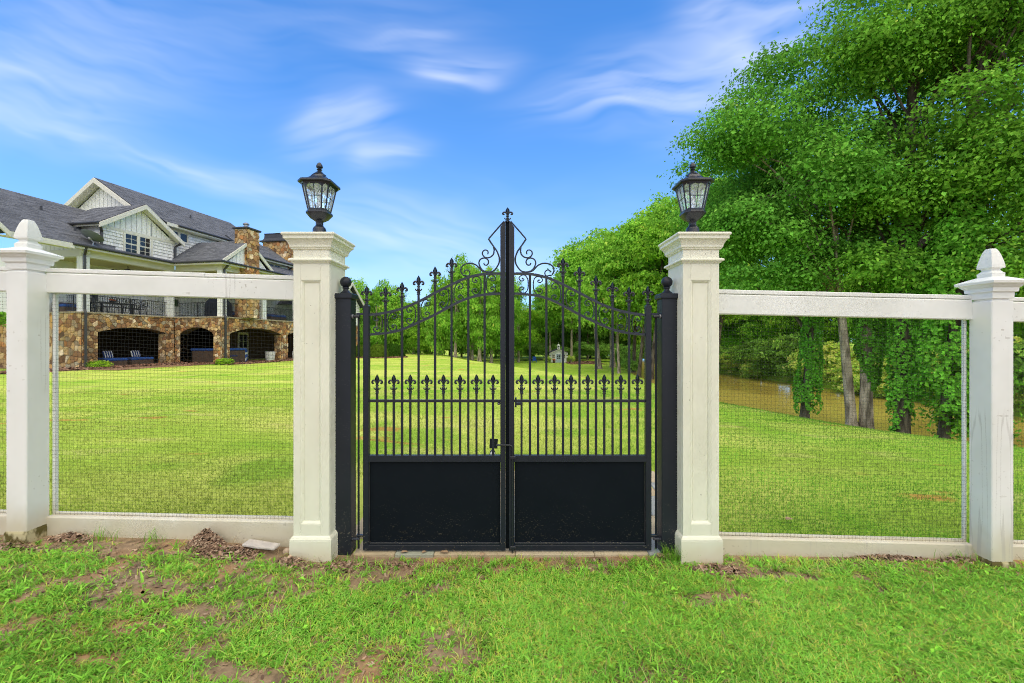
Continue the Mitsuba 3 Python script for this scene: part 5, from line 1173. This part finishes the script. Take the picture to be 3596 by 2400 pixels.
# clipped shrubs at the far corner of the house
for x, y, rad, h, c, lab in ((-13.6, 37.2, .85, 1.15, (.13, .215, .026), 'low yellow green clipped shrub nearest the house corner'), (-12.0, 37, 1.05, 1.20, (.16, .26, .03), 'yellow green clipped shrub in the middle of the row by the house'), (-11.0, 38, 1.15, 1.25, (.06, .15, .018), 'dark green rounded clipped shrub at the right end of the row')):
    k = thing('clipped_shrub', lab, 'shrub', 'clipped shrubs at the house corner'); rng = np.random.default_rng(int(abs(x * 10)))
    d = unit(rng.normal(0, 1, (9000, 3))); d[:, 2] = np.abs(d[:, 2]); rr = rng.uniform(.88, 1.02, 9000) * (1 + .05 * np.sin(d[:, 0] * 7) * np.sin(d[:, 1] * 6))
    ctr = np.array([x, y, gz0(x, y)]) + d * rr[:, None] * [rad, rad, h]
    add_leaves(k, leaves(ctr, d, .075, np.array(c)[None] * rng.lognormal(0, .2, (9000, 1)), rng))
for s, t, lab in ((.42, .55, 'small round green shrub at the foot of the corner downspout'), (4.75, 3.95, 'small round green shrub at the foot of the wing downspout')):
    k = thing('small_shrub', lab, 'shrub', 'small shrubs in the mulch bed'); c = W(s, t, .22); rng = np.random.default_rng(int(s * 100))
    add_leaves(k, crown([(c, .34), (c + [.2, 0, .02], .26), (c + [-.2, 0, .0], .26)], 2600, .075, (.12, .22, .02), int(s * 100), clus=.08))
k = thing('garden_plant', 'leafy plant growing behind the stone ledge left of the mossy post', 'plant'); c = W(-2.9, .5, 2.45)
add_leaves(k, crown([(c, .5), (c + [-.5, 0, .1], .5), (c + [-1.1, -.1, 0], .5)], 3000, .10, (.09, .2, .02), 9, clus=.1))
# ------------------------------------------------------------------ grass, litter, mulch, small things
scene['grass_mat'] = {'type': 'principledthin', 'base_color': VC, 'roughness': 0.45, 'diff_trans': 0.6, 'eta': 1.35, 'spec_trans': 0.0}
def blades(x, y, h, w, lean, az, col, z=None, seg=3, droop=.5, rng=None):
    """curved tapering blades: seg pieces each"""
    n = len(x); z = H(x, y) if z is None else z
    d = np.stack([np.cos(az), np.sin(az), 0 * az], 1); s = np.stack([-np.sin(az), np.cos(az), 0 * az], 1); vs = []
    for i in range(seg + 1):
        t = i / seg; th = lean * (.35 + .65 * t) + droop * t * t
        if i == 0: pos = np.stack([x, y, z - .003], 1)
        else: pos = pos + (h / seg)[:, None] * (d * np.sin(th)[:, None] + np.array([0, 0, 1.0]) * np.cos(th)[:, None])
        ww = (w * (1 - t) ** .75 * (.75 + .8 * t * (1 - t) * 2))[:, None] * .5
        vs += [pos] if i == seg else [pos - s * ww, pos + s * ww]
    V = np.stack(vs, 1).reshape(-1, 3); k = np.arange(n) * (2 * seg + 1); fs = []
    for i in range(seg):
        a = k + 2 * i
        if i < seg - 1: fs += [np.stack([a, a + 1, a + 3], 1), np.stack([a, a + 3, a + 2], 1)]
        else: fs.append(np.stack([a, a + 1, a + 2], 1))
    C = np.repeat(col, 2 * seg + 1, 0)
    return V, np.vstack(fs), C
rg = np.random.default_rng(2024)
# rough turf before the fence: tufts of broad-leaved grass over bare earth
xs0, ys0 = rg.uniform(-3.75, 3.75, 76000), 1.45 + 1.32 * rg.random(76000) ** 1.1
keep = (np.abs(xs0) < ys0 * 1.30 + .1)
xs0, ys0 = xs0[keep], ys0[keep]
m = dirtmask(xs0, ys0)
right = sm(-.8, 1.0, xs0)
prob = (1 - m) ** 1.1 * (.66 + .34 * right) + .035
near_post = ((ys0 > 2.58) & (ys0 < 2.84)); prob = np.where(near_post, prob * .55, prob)
prob = np.where((np.abs(xs0) > 1.0) & (ys0 > 2.80), 0, prob); prob = np.where((np.abs(xs0) <= 1.08) & (ys0 > 2.80), 0, prob)
keep = rg.random(len(xs0)) < prob
xs0, ys0 = xs0[keep], ys0[keep]
nt = len(xs0); per = rg.integers(3, 8, nt); ti = np.repeat(np.arange(nt), per); nb = len(ti)
x = xs0[ti] + rg.normal(0, .010, nb); y = ys0[ti] + rg.normal(0, .010, nb)
tone = meshkit.fbm(np.stack([xs0 * 1.4, ys0 * 2.2, xs0 * 0], -1), 3, 51); tall = meshkit.fbm(np.stack([xs0 * 2.3, ys0 * 2.3, xs0 * 0 + 4], -1), 3, 52)
hh = (.022 + .040 * tall[ti]) * rg.uniform(.6, 1.35, nb); ww = rg.uniform(.0038, .0085, nb)
hue = rg.random(nt)
base = np.where((hue < .10)[:, None], np.array([[.50, .48, .14]]), np.where((hue < .38)[:, None], np.array([[.42, .60, .085]]), np.array([[.25, .56, .08]])))
col = base[ti] * (.55 + .9 * tone[ti])[:, None] * rg.lognormal(0, .18, nb)[:, None]
gr = blades(x, y, hh, ww, rg.uniform(.3, 1.25, nb), rg.uniform(0, 2 * np.pi, nb), np.clip(col * 1.2, .01, .70), droop=.85)
n2 = 2600; x2, y2 = rg.uniform(-3.6, 3.6, n2), rg.uniform(1.5, 2.72, n2); ok2 = (np.abs(x2) < y2 * 1.3) & (rg.random(n2) > dirtmask(x2, y2) * .8); x2, y2 = x2[ok2], y2[ok2]; n2 = len(x2)
k2 = np.repeat(np.arange(n2), 5); big = blades(x2[k2] + rg.normal(0, .006, len(k2)), y2[k2] + rg.normal(0, .006, len(k2)), rg.uniform(.05, .10, len(k2)), rg.uniform(.006, .011, len(k2)), rg.uniform(.5, 1.3, len(k2)), rg.uniform(0, 2 * np.pi, len(k2)), np.clip(np.array([[.25, .54, .065]]) * rg.lognormal(0, .28, (n2, 1))[k2] * rg.lognormal(0, .12, (len(k2), 1)), .01, .75), droop=1.0)
gr = merge([gr, big])
add('grass', (gr[0], gr[1]), 'grass_mat', False, color=gr[2]); tag('grass', 'rough green turf with bare patches before the fence', kind='stuff')
# dead stems and straw lying flat
n = 5200; x, y = rg.uniform(-3.6, 3.6, n), rg.uniform(1.5, 2.78, n); ok = (np.abs(x) < y * 1.3) & (rg.random(n) < .25 + .75 * dirtmask(x, y)); x, y = x[ok], y[ok]; n = len(x)
st = blades(x, y, rg.uniform(.03, .11, n), rg.uniform(.0016, .004, n), np.full(n, 1.46), rg.uniform(0, 2 * np.pi, n), np.array([[.36, .27, .15]]) * rg.lognormal(0, .3, (n, 1)), z=H(x, y) + rg.uniform(.004, .02, n), seg=3, droop=.1)
add('straw', (st[0], st[1]), 'grass_mat', False, color=st[2]); tag('straw', 'dry stems and straw lying on the bare earth', kind='stuff')
# mown lawn behind the fence: short fine blades, thinning with distance
n = 150000; yy = 2.86 + 9.5 * rg.random(n) ** 1.9; xx = rg.uniform(-1.30, 1.30, n) * yy
ok = ~((xx > -1.55) & (xx < 1.60) & (yy < 4.66)) & (xx < bank(yy) - .3); xx, yy = xx[ok], yy[ok]; n = len(xx)
tn = meshkit.fbm(np.stack([xx * 1.1, yy * 1.1, xx * 0], -1), 3, 61); yl = meshkit.fbm(np.stack([xx * .5, yy * 1.4, xx * 0 + 3], -1), 3, 62)
rt = sm(.5, 2.5, xx)[:, None]
gcol = (np.array([[.385, .50, .085]]) * (1 - rt) + np.array([[.24, .46, .06]]) * rt) * (.55 + .9 * tn)[:, None]; gcol = gcol * (1 - .45 * sm(.5, .7, yl)[:, None]) + .45 * sm(.5, .7, yl)[:, None] * np.array([[.44, .42, .12]])
lb = blades(xx, yy, rg.uniform(.018, .040, n) * (1 + .05 * yy), rg.uniform(.003, .005, n) * (1 + .16 * yy), rg.uniform(.1, .9, n), rg.uniform(0, 2 * np.pi, n), gcol * rg.lognormal(0, .16, (n, 1)), seg=2, droop=.4)
add('lawn_grass', (lb[0], lb[1]), 'grass_mat', False, color=lb[2]); tag('lawn_grass', 'short mown grass of the lawn behind the fence', kind='stuff')
# taller weeds at the foot of rails, posts and pillars
wx, wy, wh = [], [], []
for cx, cy, sx, n, h in ((-2.75, 2.79, .05, 40, .11), (-2.42, 2.79, .04, 26, .10), (-2.20, 2.785, .12, 20, .05), (1.075, 2.74, .05, 130, .13), (1.04, 2.78, .03, 40, .12), (-1.10, 2.73, .06, 60, .07), (-1.33, 2.66, .08, 50, .05), (3.0, 2.79, .08, 60, .09), (2.2, 2.79, .5, 70, .05), (-.30, 2.77, .06, 50, .07), (-.02, 2.77, .05, 30, .05), (.36, 2.77, .05, 26, .07), (.9, 2.77, .05, 24, .05), (1.2, 2.66, .08, 30, .06), (-3.4, 2.66, .08, 30, .05)):
    wx.append(rg.normal(cx, sx, n)); wy.append(np.minimum(rg.normal(cy - .02, .012, n), 2.805 if abs(cx) < 1.05 else 2.80)); wh.append(rg.uniform(.4, 1.2, n) * h)
wx, wy, wh = map(np.concatenate, (wx, wy, wh)); n = len(wx)
wd = blades(wx, wy, wh, rg.uniform(.002, .005, n), rg.uniform(.05, .7, n), rg.uniform(0, 2 * np.pi, n), np.array([[.2, .42, .04]]) * rg.lognormal(0, .25, (n, 1)), seg=4, droop=.7)
add('weeds', (wd[0], wd[1]), 'grass_mat', False, color=wd[2]); tag('weeds', 'tufts of taller weeds along the foot of the fence', kind='stuff')
# broad weed leaves in the turf
n = 9500; x, y = rg.uniform(-3.6, 3.6, n), rg.uniform(1.5, 2.7, n); ok = (np.abs(x) < y * 1.3) & (rg.random(n) > dirtmask(x, y) * .9); x, y = x[ok], y[ok]; n = len(x)
c = np.stack([x, y, H(x, y) + rg.uniform(.006, .03, n)], 1)
bl_ = leaves(c, np.tile([0, 0, 1.0], (n, 1)), .028, np.array([[.25, .50, .06]]) * rg.lognormal(0, .3, (n, 1)), rg, aspect=.55)
add('clover', (bl_[0], bl_[1]), 'grass_mat', False, color=bl_[2]); tag('clover', 'small broad weed leaves scattered in the turf', kind='stuff')
# mulch, bark chips and dead leaves
scene['chip_mat'] = pr(VC, .9, .15)
def chips(pts, size, seed, pal=((.24, .15, .10), (.33, .22, .15), (.17, .105, .075), (.42, .31, .22))):
    rng = np.random.default_rng(seed); n = len(pts); pal = np.array(pal)
    nr = unit(rng.normal(0, .6, (n, 3)) + [0, 0, 1]); a = unit(np.cross(nr, rng.normal(0, 1, (n, 3)))); b = np.cross(nr, a)
    L = (size * rng.uniform(.5, 1.6, n))[:, None]; w = L * rng.uniform(.25, .6, (n, 1)); h = L * .14
    cs = []
    for s1, s2 in ((-1, -1), (1, -.7), (.9, 1), (-.8, .8)): cs.append(pts + a * L * .5 * s1 + b * w * .5 * s2)
    lo = np.stack(cs, 1); hi = lo * .85 + pts[:, None] * .15 + (nr * h)[:, None]
    V = np.concatenate([lo, hi], 1).reshape(-1, 3); k = np.arange(n)[:, None] * 8
    f = np.array([[4, 5, 6], [4, 6, 7], [0, 1, 5], [0, 5, 4], [1, 2, 6], [1, 6, 5], [2, 3, 7], [2, 7, 6], [3, 0, 4], [3, 4, 7]])
    Fc = (k[:, :, None] + f[None]).reshape(-1, 3)
    return V, Fc, np.repeat(pal[rng.integers(len(pal), size=n)] * rng.lognormal(0, .25, (n, 1)), 8, 0)
def heap(cx, cy, rx, ry, h, n, rng):
    r = np.sqrt(rng.random(n)); a = rng.random(n) * 2 * np.pi; x, y = cx + rx * r * np.cos(a), cy + ry * r * np.sin(a)
    return np.stack([x, y, H(x, y) + h * (1 - r ** 1.3) * rng.uniform(.75, 1.1, n)], 1)
rh = np.random.default_rng(8)
mu = [heap(-2.02, 2.73, .13, .07, .115, 1200, rh), heap(-1.85, 2.68, .22, .10, .04, 460, rh), heap(-1.40, 2.62, .12, .06, .05, 340, rh), heap(-2.95, 2.76, .16, .05, .05, 260, rh), heap(-3.25, 2.62, .25, .07, .03, 260, rh), heap(1.28, 2.62, .20, .07, .035, 420, rh), heap(2.55, 2.79, .30, .025, .03, 260, rh), heap(3.0, 2.77, .18, .03, .04, 160, rh), heap(-1.10, 2.66, .14, .08, .02, 240, rh), heap(-.8, 2.70, .22, .05, .01, 120, rh), heap(1.05, 2.77, .06, .03, .03, 80, rh)]
x = rh.uniform(-3.5, 3.5, 9000); y = rh.uniform(1.5, 2.76, 9000); ok = (np.abs(x) < y * 1.3) & (rh.random(9000) < dirtmask(x, y) * .45 + .01); x, y = x[ok], y[ok]
mu.append(np.stack([x, y, H(x, y) + .003], 1))
v, f, c = chips(np.vstack(mu), .022, 3); add('mulch', (v, f), 'chip_mat', False, color=c); tag('mulch', 'heaps of brown bark chips and litter along the foot of the fence', kind='stuff')
# mulch bed along the house
def strip(p, q, w, n, rng):
    t = rng.random(n); s = p[0] + (q[0] - p[0]) * t; tt = p[1] + (q[1] - p[1]) * t + rng.uniform(0, w, n) * np.array([1.0])
    P_ = np.array([HX, HY, 0]) + s[:, None] * Dd + tt[:, None] * Nn
    P_[:, 2] = H(P_[:, 0], P_[:, 1]) + rng.uniform(.0, .05, n); return P_
mb = [strip((-6, .05), (5, .05), 1.15, 5200, rh), strip((5, .1), (5, 3.5), .6, 900, rh), strip((4.6, 3.6), (16, 3.6), .75, 3600, rh), strip((3.9, .3), (4.9, 3.4), .9, 900, rh)]
th = rh.random(1500) * 2 * np.pi; rr = np.sqrt(rh.random(1500)); x, y = -12.3 + 3.0 * rr * np.cos(th), 37.0 + 1.5 * rr * np.sin(th); mb.append(np.stack([x, y, H(x, y) + .02], 1))
x, y = rh.uniform(6.5, 10.5, 1500), rh.uniform(46, 53, 1500); mb.append(np.stack([x, y, H(x, y) + .02], 1))
v, f, c = chips(np.vstack(mb), .16, 4, ((.20, .10, .065), (.28, .15, .10), (.14, .075, .05), (.34, .21, .15))); add('mulch_bed', (v, f), 'chip_mat', False, color=c); tag('mulch_bed', 'brown mulch bed along the foot of the stone house', kind='stuff')
scene['soil_mat'] = pr(P(lambda p, n, uv: MX((.11, .06, .04), (.22, .125, .085), FB(p.x * 5, p.y * 5))), .95, .1)
# a few dead leaves and stones that can be picked out
scene['dry_leaf_mat'] = pr(P(lambda p, n, uv: MX((.30, .19, .11), (.50, .36, .23), FB(p.x * 60, p.y * 60, p.z * 60))), .8, .2)
scene['rock_mat'] = bump(pr(P(lambda p, n, uv: MX((.36, .27, .19), (.56, .43, .32), FB(p.x * 40, p.y * 40, p.z * 40))), .85, .2), lambda p, n, uv: .004 * FB(p.x * 90, p.y * 90, p.z * 90), 1e-3)
scene['slab_mat'] = bump(pr(P(lambda p, n, uv: MX((.40, .36, .33), (.60, .55, .50), FB(p.x * 30, p.y * 30, p.z * 30))), .85, .2), lambda p, n, uv: .003 * FB(p.x * 70, p.y * 70, p.z * 70), 1e-3)
def rock(cx, cy, sx, sy, sz, seed, label, mat='rock_mat', rot=0, lift=.3, nm='stone'):
    rng = np.random.default_rng(seed); m = trimesh.creation.icosphere(3, 1.0); v = m.vertices
    v = v * (1 + .45 * (meshkit.fbm(v * 1.3 + seed, 3, seed) - .5))[:, None]; v = np.sign(v) * np.abs(v) ** .8
    v = v * [sx, sy, sz]; a = math.radians(rot); v[:, :2] = v[:, :2] @ np.array([[math.cos(a), math.sin(a)], [-math.sin(a), math.cos(a)]])
    k = thing(nm, label, 'stone'); add(k, trimesh.Trimesh(v + [cx, cy, gz0(cx, cy) + sz * lift], m.faces, process=False), mat, 40); return k
rock(-1.49, 2.74, .028, .022, .020, 3, 'small round tan stone between the fence rail and the cream pillar', lift=.9)
rock(1.66, 2.49, .042, .022, .016, 5, 'pinkish stone lying in the turf before the creek side fence bay', rot=-25)
rock(-.885, 2.28, .016, .013, .012, 7, 'small purple brown stone in the turf below the house side gate post')
rock(.62, 2.28, .018, .014, .016, 8, 'small tan stone in the turf below the middle of the creek side gate leaf')
k = thing('stone_slab', 'flat grey stone slab lying beside the mulch heap by the pillar', 'stone slab'); mm = cbox(-.115, .115, -.035, .035, 0, .020, .006); 
mm = mm.subdivide().subdivide(); mm.vertices += (meshkit.fbm(mm.vertices * 30, 3, 2) - .5)[:, None] * .006; mm.apply_transform(trimesh.transformations.euler_matrix(.02, .07, -.12)); mm.apply_translation([-1.66, 2.735, gz0(-1.66, 2.735) + .034]); add(k, mm, 'slab_mat', 30)
rl = np.random.default_rng(12)
def dead_leaf(x, y, z, s, rot, lab):
    k = thing('dead_leaf', lab, 'leaf', 'dead leaves about the gate'); n = 9; t = np.linspace(0, 1, n); w = np.sin(np.pi * t ** .85) * .36 + .01
    cv = .25 * np.sin(np.pi * t); L = np.stack([t - .5, w, cv * .4 + .10 * w], 1) * s; R = np.stack([t - .5, -w, cv * .4 + .14 * w], 1) * s; M_ = np.stack([t - .5, 0 * t, cv * .4 - .02], 1) * s
    r = [np.array([L[i], M_[i], R[i], M_[i] - [0, 0, .0008]]) for i in range(n)]; m = rings(r); m.apply_transform(trimesh.transformations.rotation_matrix(math.radians(rot), [0, 0, 1])); m.apply_translation([x, y, z]); add(k, m, 'dry_leaf_mat', 50)
dead_leaf(-.735, 2.822, .012, .05, 10, 'curled dead leaf on the threshold below the house side gate leaf, nearest its hinge'); dead_leaf(-.60, 2.822, .012, .035, 40, 'curled dead leaf on the grey threshold stone')
dead_leaf(-.46, 2.820, .012, .062, -8, 'larger curled dead leaf on the threshold left of the middle'); dead_leaf(-.20, 2.79, .012, .05, 75, 'dead leaf leaning on the front edge of the threshold near the gate middle')
dead_leaf(1.00, 2.785, .010, .06, 60, 'pale dead leaf propped against the right end of the threshold'); dead_leaf(.66, 3.62, .02, .08, 20, 'dead leaf on the paving behind the gate')
for i, (x, y, rot) in enumerate(((2.25, 3.35, 20), (1.9, 4.9, 60))): dead_leaf(x, y, gz0(x, y) + .03, .07, rot, ('pale dead leaf on the lawn close behind the creek side fence', 'pale dead leaf farther out on the lawn behind the creek side fence')[i])
# solar spotlight staked in the lawn behind the gate
def spotlight():
    r = thing('garden_spotlight', 'small solar spotlight staked in the lawn behind the gate', 'spotlight'); x, y = -.225, 4.78; z = gz0(x, y) + .085
    part(r, 'stake', lathe([(.004, z - .2), (.009, z - .08), (.010, z + .03), (.013, z + .04), (.010, z + .06), (.009, z + .09)], x, y, 10), 'black_metal', 40)
    part(r, 'housing', tube([[x, y + .05, z + .115], [x, y + .02, z + .11], [x, y - .02, z + .105], [x, y - .035, z + .103]], [.020, .029, .033, .033], 18, up=(0, 0, 1)), 'black_metal', 40)
    part(r, 'lens', tube([[x, y - .035, z + .103], [x, y - .039, z + .102]], [.027, .025], 18, up=(0, 0, 1)), 'lens_white', 30)
    m = cbox(-.047, .047, -.006, .006, -.055, .055, .003); m.apply_transform(trimesh.transformations.euler_matrix(-.35, .06, 0)); m.apply_translation([x + .012, y + .02, z + .205]); part(r, 'solar_panel', m, 'black_panel')
    part(r, 'arm', tube([[x + .006, y + .02, z + .09], [x + .009, y + .04, z + .16]], .007, 8), 'black_metal')
spotlight()
# the white playhouse at the end of the lawn
def playhouse():
    r = thing('playhouse', 'tiny white playhouse with cupola at the end of the lawn', 'playhouse'); cx, y = 5.65, 50.0; z = gz0(cx, y) + .02; w, h, dp = .88, 1.18, 1.6
    fc = Face([cx, y, z], [1, 0, 0], [0, -1, 0])
    wall = part(r, 'wall', cat([fc.slab(Polygon([(-w, 0), (w, 0), (w, h), (0, h + .42), (-w, h)]), -dp, 0)]), 'siding_mat')
    part(r, 'door', fc.bx(-.31, .31, .0, 1.02, .02, .06), 'door_blue', label='pale blue glazed door')
    for a in (-.20, .02):
        for zz in (.45, .65, .83): part(f'{r}__door', 'pane', fc.bx(a, a + .17, zz, zz + .14, .061, .07), 'window_glass')
    for s in (-1, 1):
        k = part(r, 'window', fc.bx(s * .62 - .17, s * .62 + .17, .55, 1.0, .01, .04), 'trim_mat')
        for a in (-.14, .01):
            for zz in (.58, .79): part(k, 'pane', fc.bx(s * .62 + a, s * .62 + a + .12, zz, zz + .17, .041, .05), 'window_glass')
        for zz in (.62, .95): part(r, 'flower_box', box(cx + s * (w + .02) - .0, cx + s * (w + .24), y - .1, y + .5, z + zz, z + zz + .12), 'siding_mat')
        part(r, 'corner_board', fc.bx(s * w - .06, s * w + .06, 0, h, .005, .045), 'trim_mat')
        a0, a1 = np.array([cx + s * (w + .20), y - .22, z + h - .02]), np.array([cx, y - .22, z + h + .46])
        b = np.array([0, dp + .44, 0]); up = np.array([0, 0, .07]); part(r, 'roof', prism([a0, a1, a1 + b, a0 + b, a0 + up, a1 + up, a1 + b + up, a0 + b + up]), 'slate_mat')
        up2 = np.array([0, -.03, 0]); part(r, 'fascia', prism([a0 - [0, 0, .07], a1 - [0, 0, .07], a1 - [0, 0, .0], a0 - [0, 0, .0], a0 + up2 - [0, 0, .07], a1 + up2 - [0, 0, .07], a1 + up2, a0 + up2]), 'trim_mat')
    zc = z + h + .48; cy = y + .15
    k = part(r, 'cupola', rings([np.array([[cx - a, cy - a, q], [cx + a, cy - a, q], [cx + a, cy + a, q], [cx - a, cy + a, q]]) for a, q in ((.17, zc - .05), (.17, zc + .10), (.14, zc + .11), (.13, zc + .38), (.19, zc + .39), (.10, zc + .52), (.01, zc + .60))]), 'siding_mat')
    part(k, 'opening', box(cx - .07, cx + .07, cy - .155, cy - .142, zc + .16, zc + .33), 'window_glass'); part(k, 'spire', lathe([(.02, zc + .58), (.012, zc + .74), (.03, zc + .76), (.004, zc + .80)], cx, cy, 8), 'siding_mat')
scene['door_blue'] = pr((.44, .54, .62), .5, .3)
playhouse()
for x, s, lab in ((4.35, 1, 'small potted shrub left of the playhouse door side'), (7.1, 1.15, 'small green shrub right of the playhouse')):
    bush(x, 50.2, .5 * s, .95 * s, 0, lab, 'shrubs beside the playhouse')
r = thing('planter', 'brown planter of red flowers by the playhouse door', 'planter'); zz = gz0(5.05, 49.7); part(r, 'pot', lathe([(.12, zz), (.17, zz + .3), (.14, zz + .3)], 5.05, 49.7, 12), 'brown_wicker', 40); part(r, 'flowers', cat([ball([5.05 + rl.normal(0, .07), 49.7 + rl.normal(0, .07), zz + .38 + rl.uniform(-.06, .08)], .055, 5) for _ in range(14)]), 'orange_flower', True)
r = thing('garden_chair', 'bright blue garden chair on the lawn left of the playhouse', 'chair'); cx, cy = 2.75, 50.5; zz = gz0(cx, cy); q = .66
part(r, 'seat', cbox(cx - .3 * q, cx + .3 * q, cy - .3 * q, cy + .25 * q, zz + .32 * q, zz + .38 * q, .01), 'blue_plastic'); m = cbox(-.3 * q, .3 * q, -.03, .03, 0, .75 * q, .01); m.apply_transform(trimesh.transformations.euler_matrix(-.3, 0, 0)); m.apply_translation([cx, cy + .22 * q, zz + .36 * q]); part(r, 'back', m, 'blue_plastic')
for dx in (-.33 * q, .33 * q):
    part(r, 'armrest', cbox(cx + dx - .04, cx + dx + .04, cy - .32 * q, cy + .22 * q, zz + .55 * q, zz + .58 * q, .008), 'blue_plastic')
    for dy in (-.27 * q, .2 * q): part(r, 'leg', cbox(cx + dx - .025, cx + dx + .025, cy + dy - .025, cy + dy + .025, zz, zz + .55 * q, .005), 'blue_plastic')
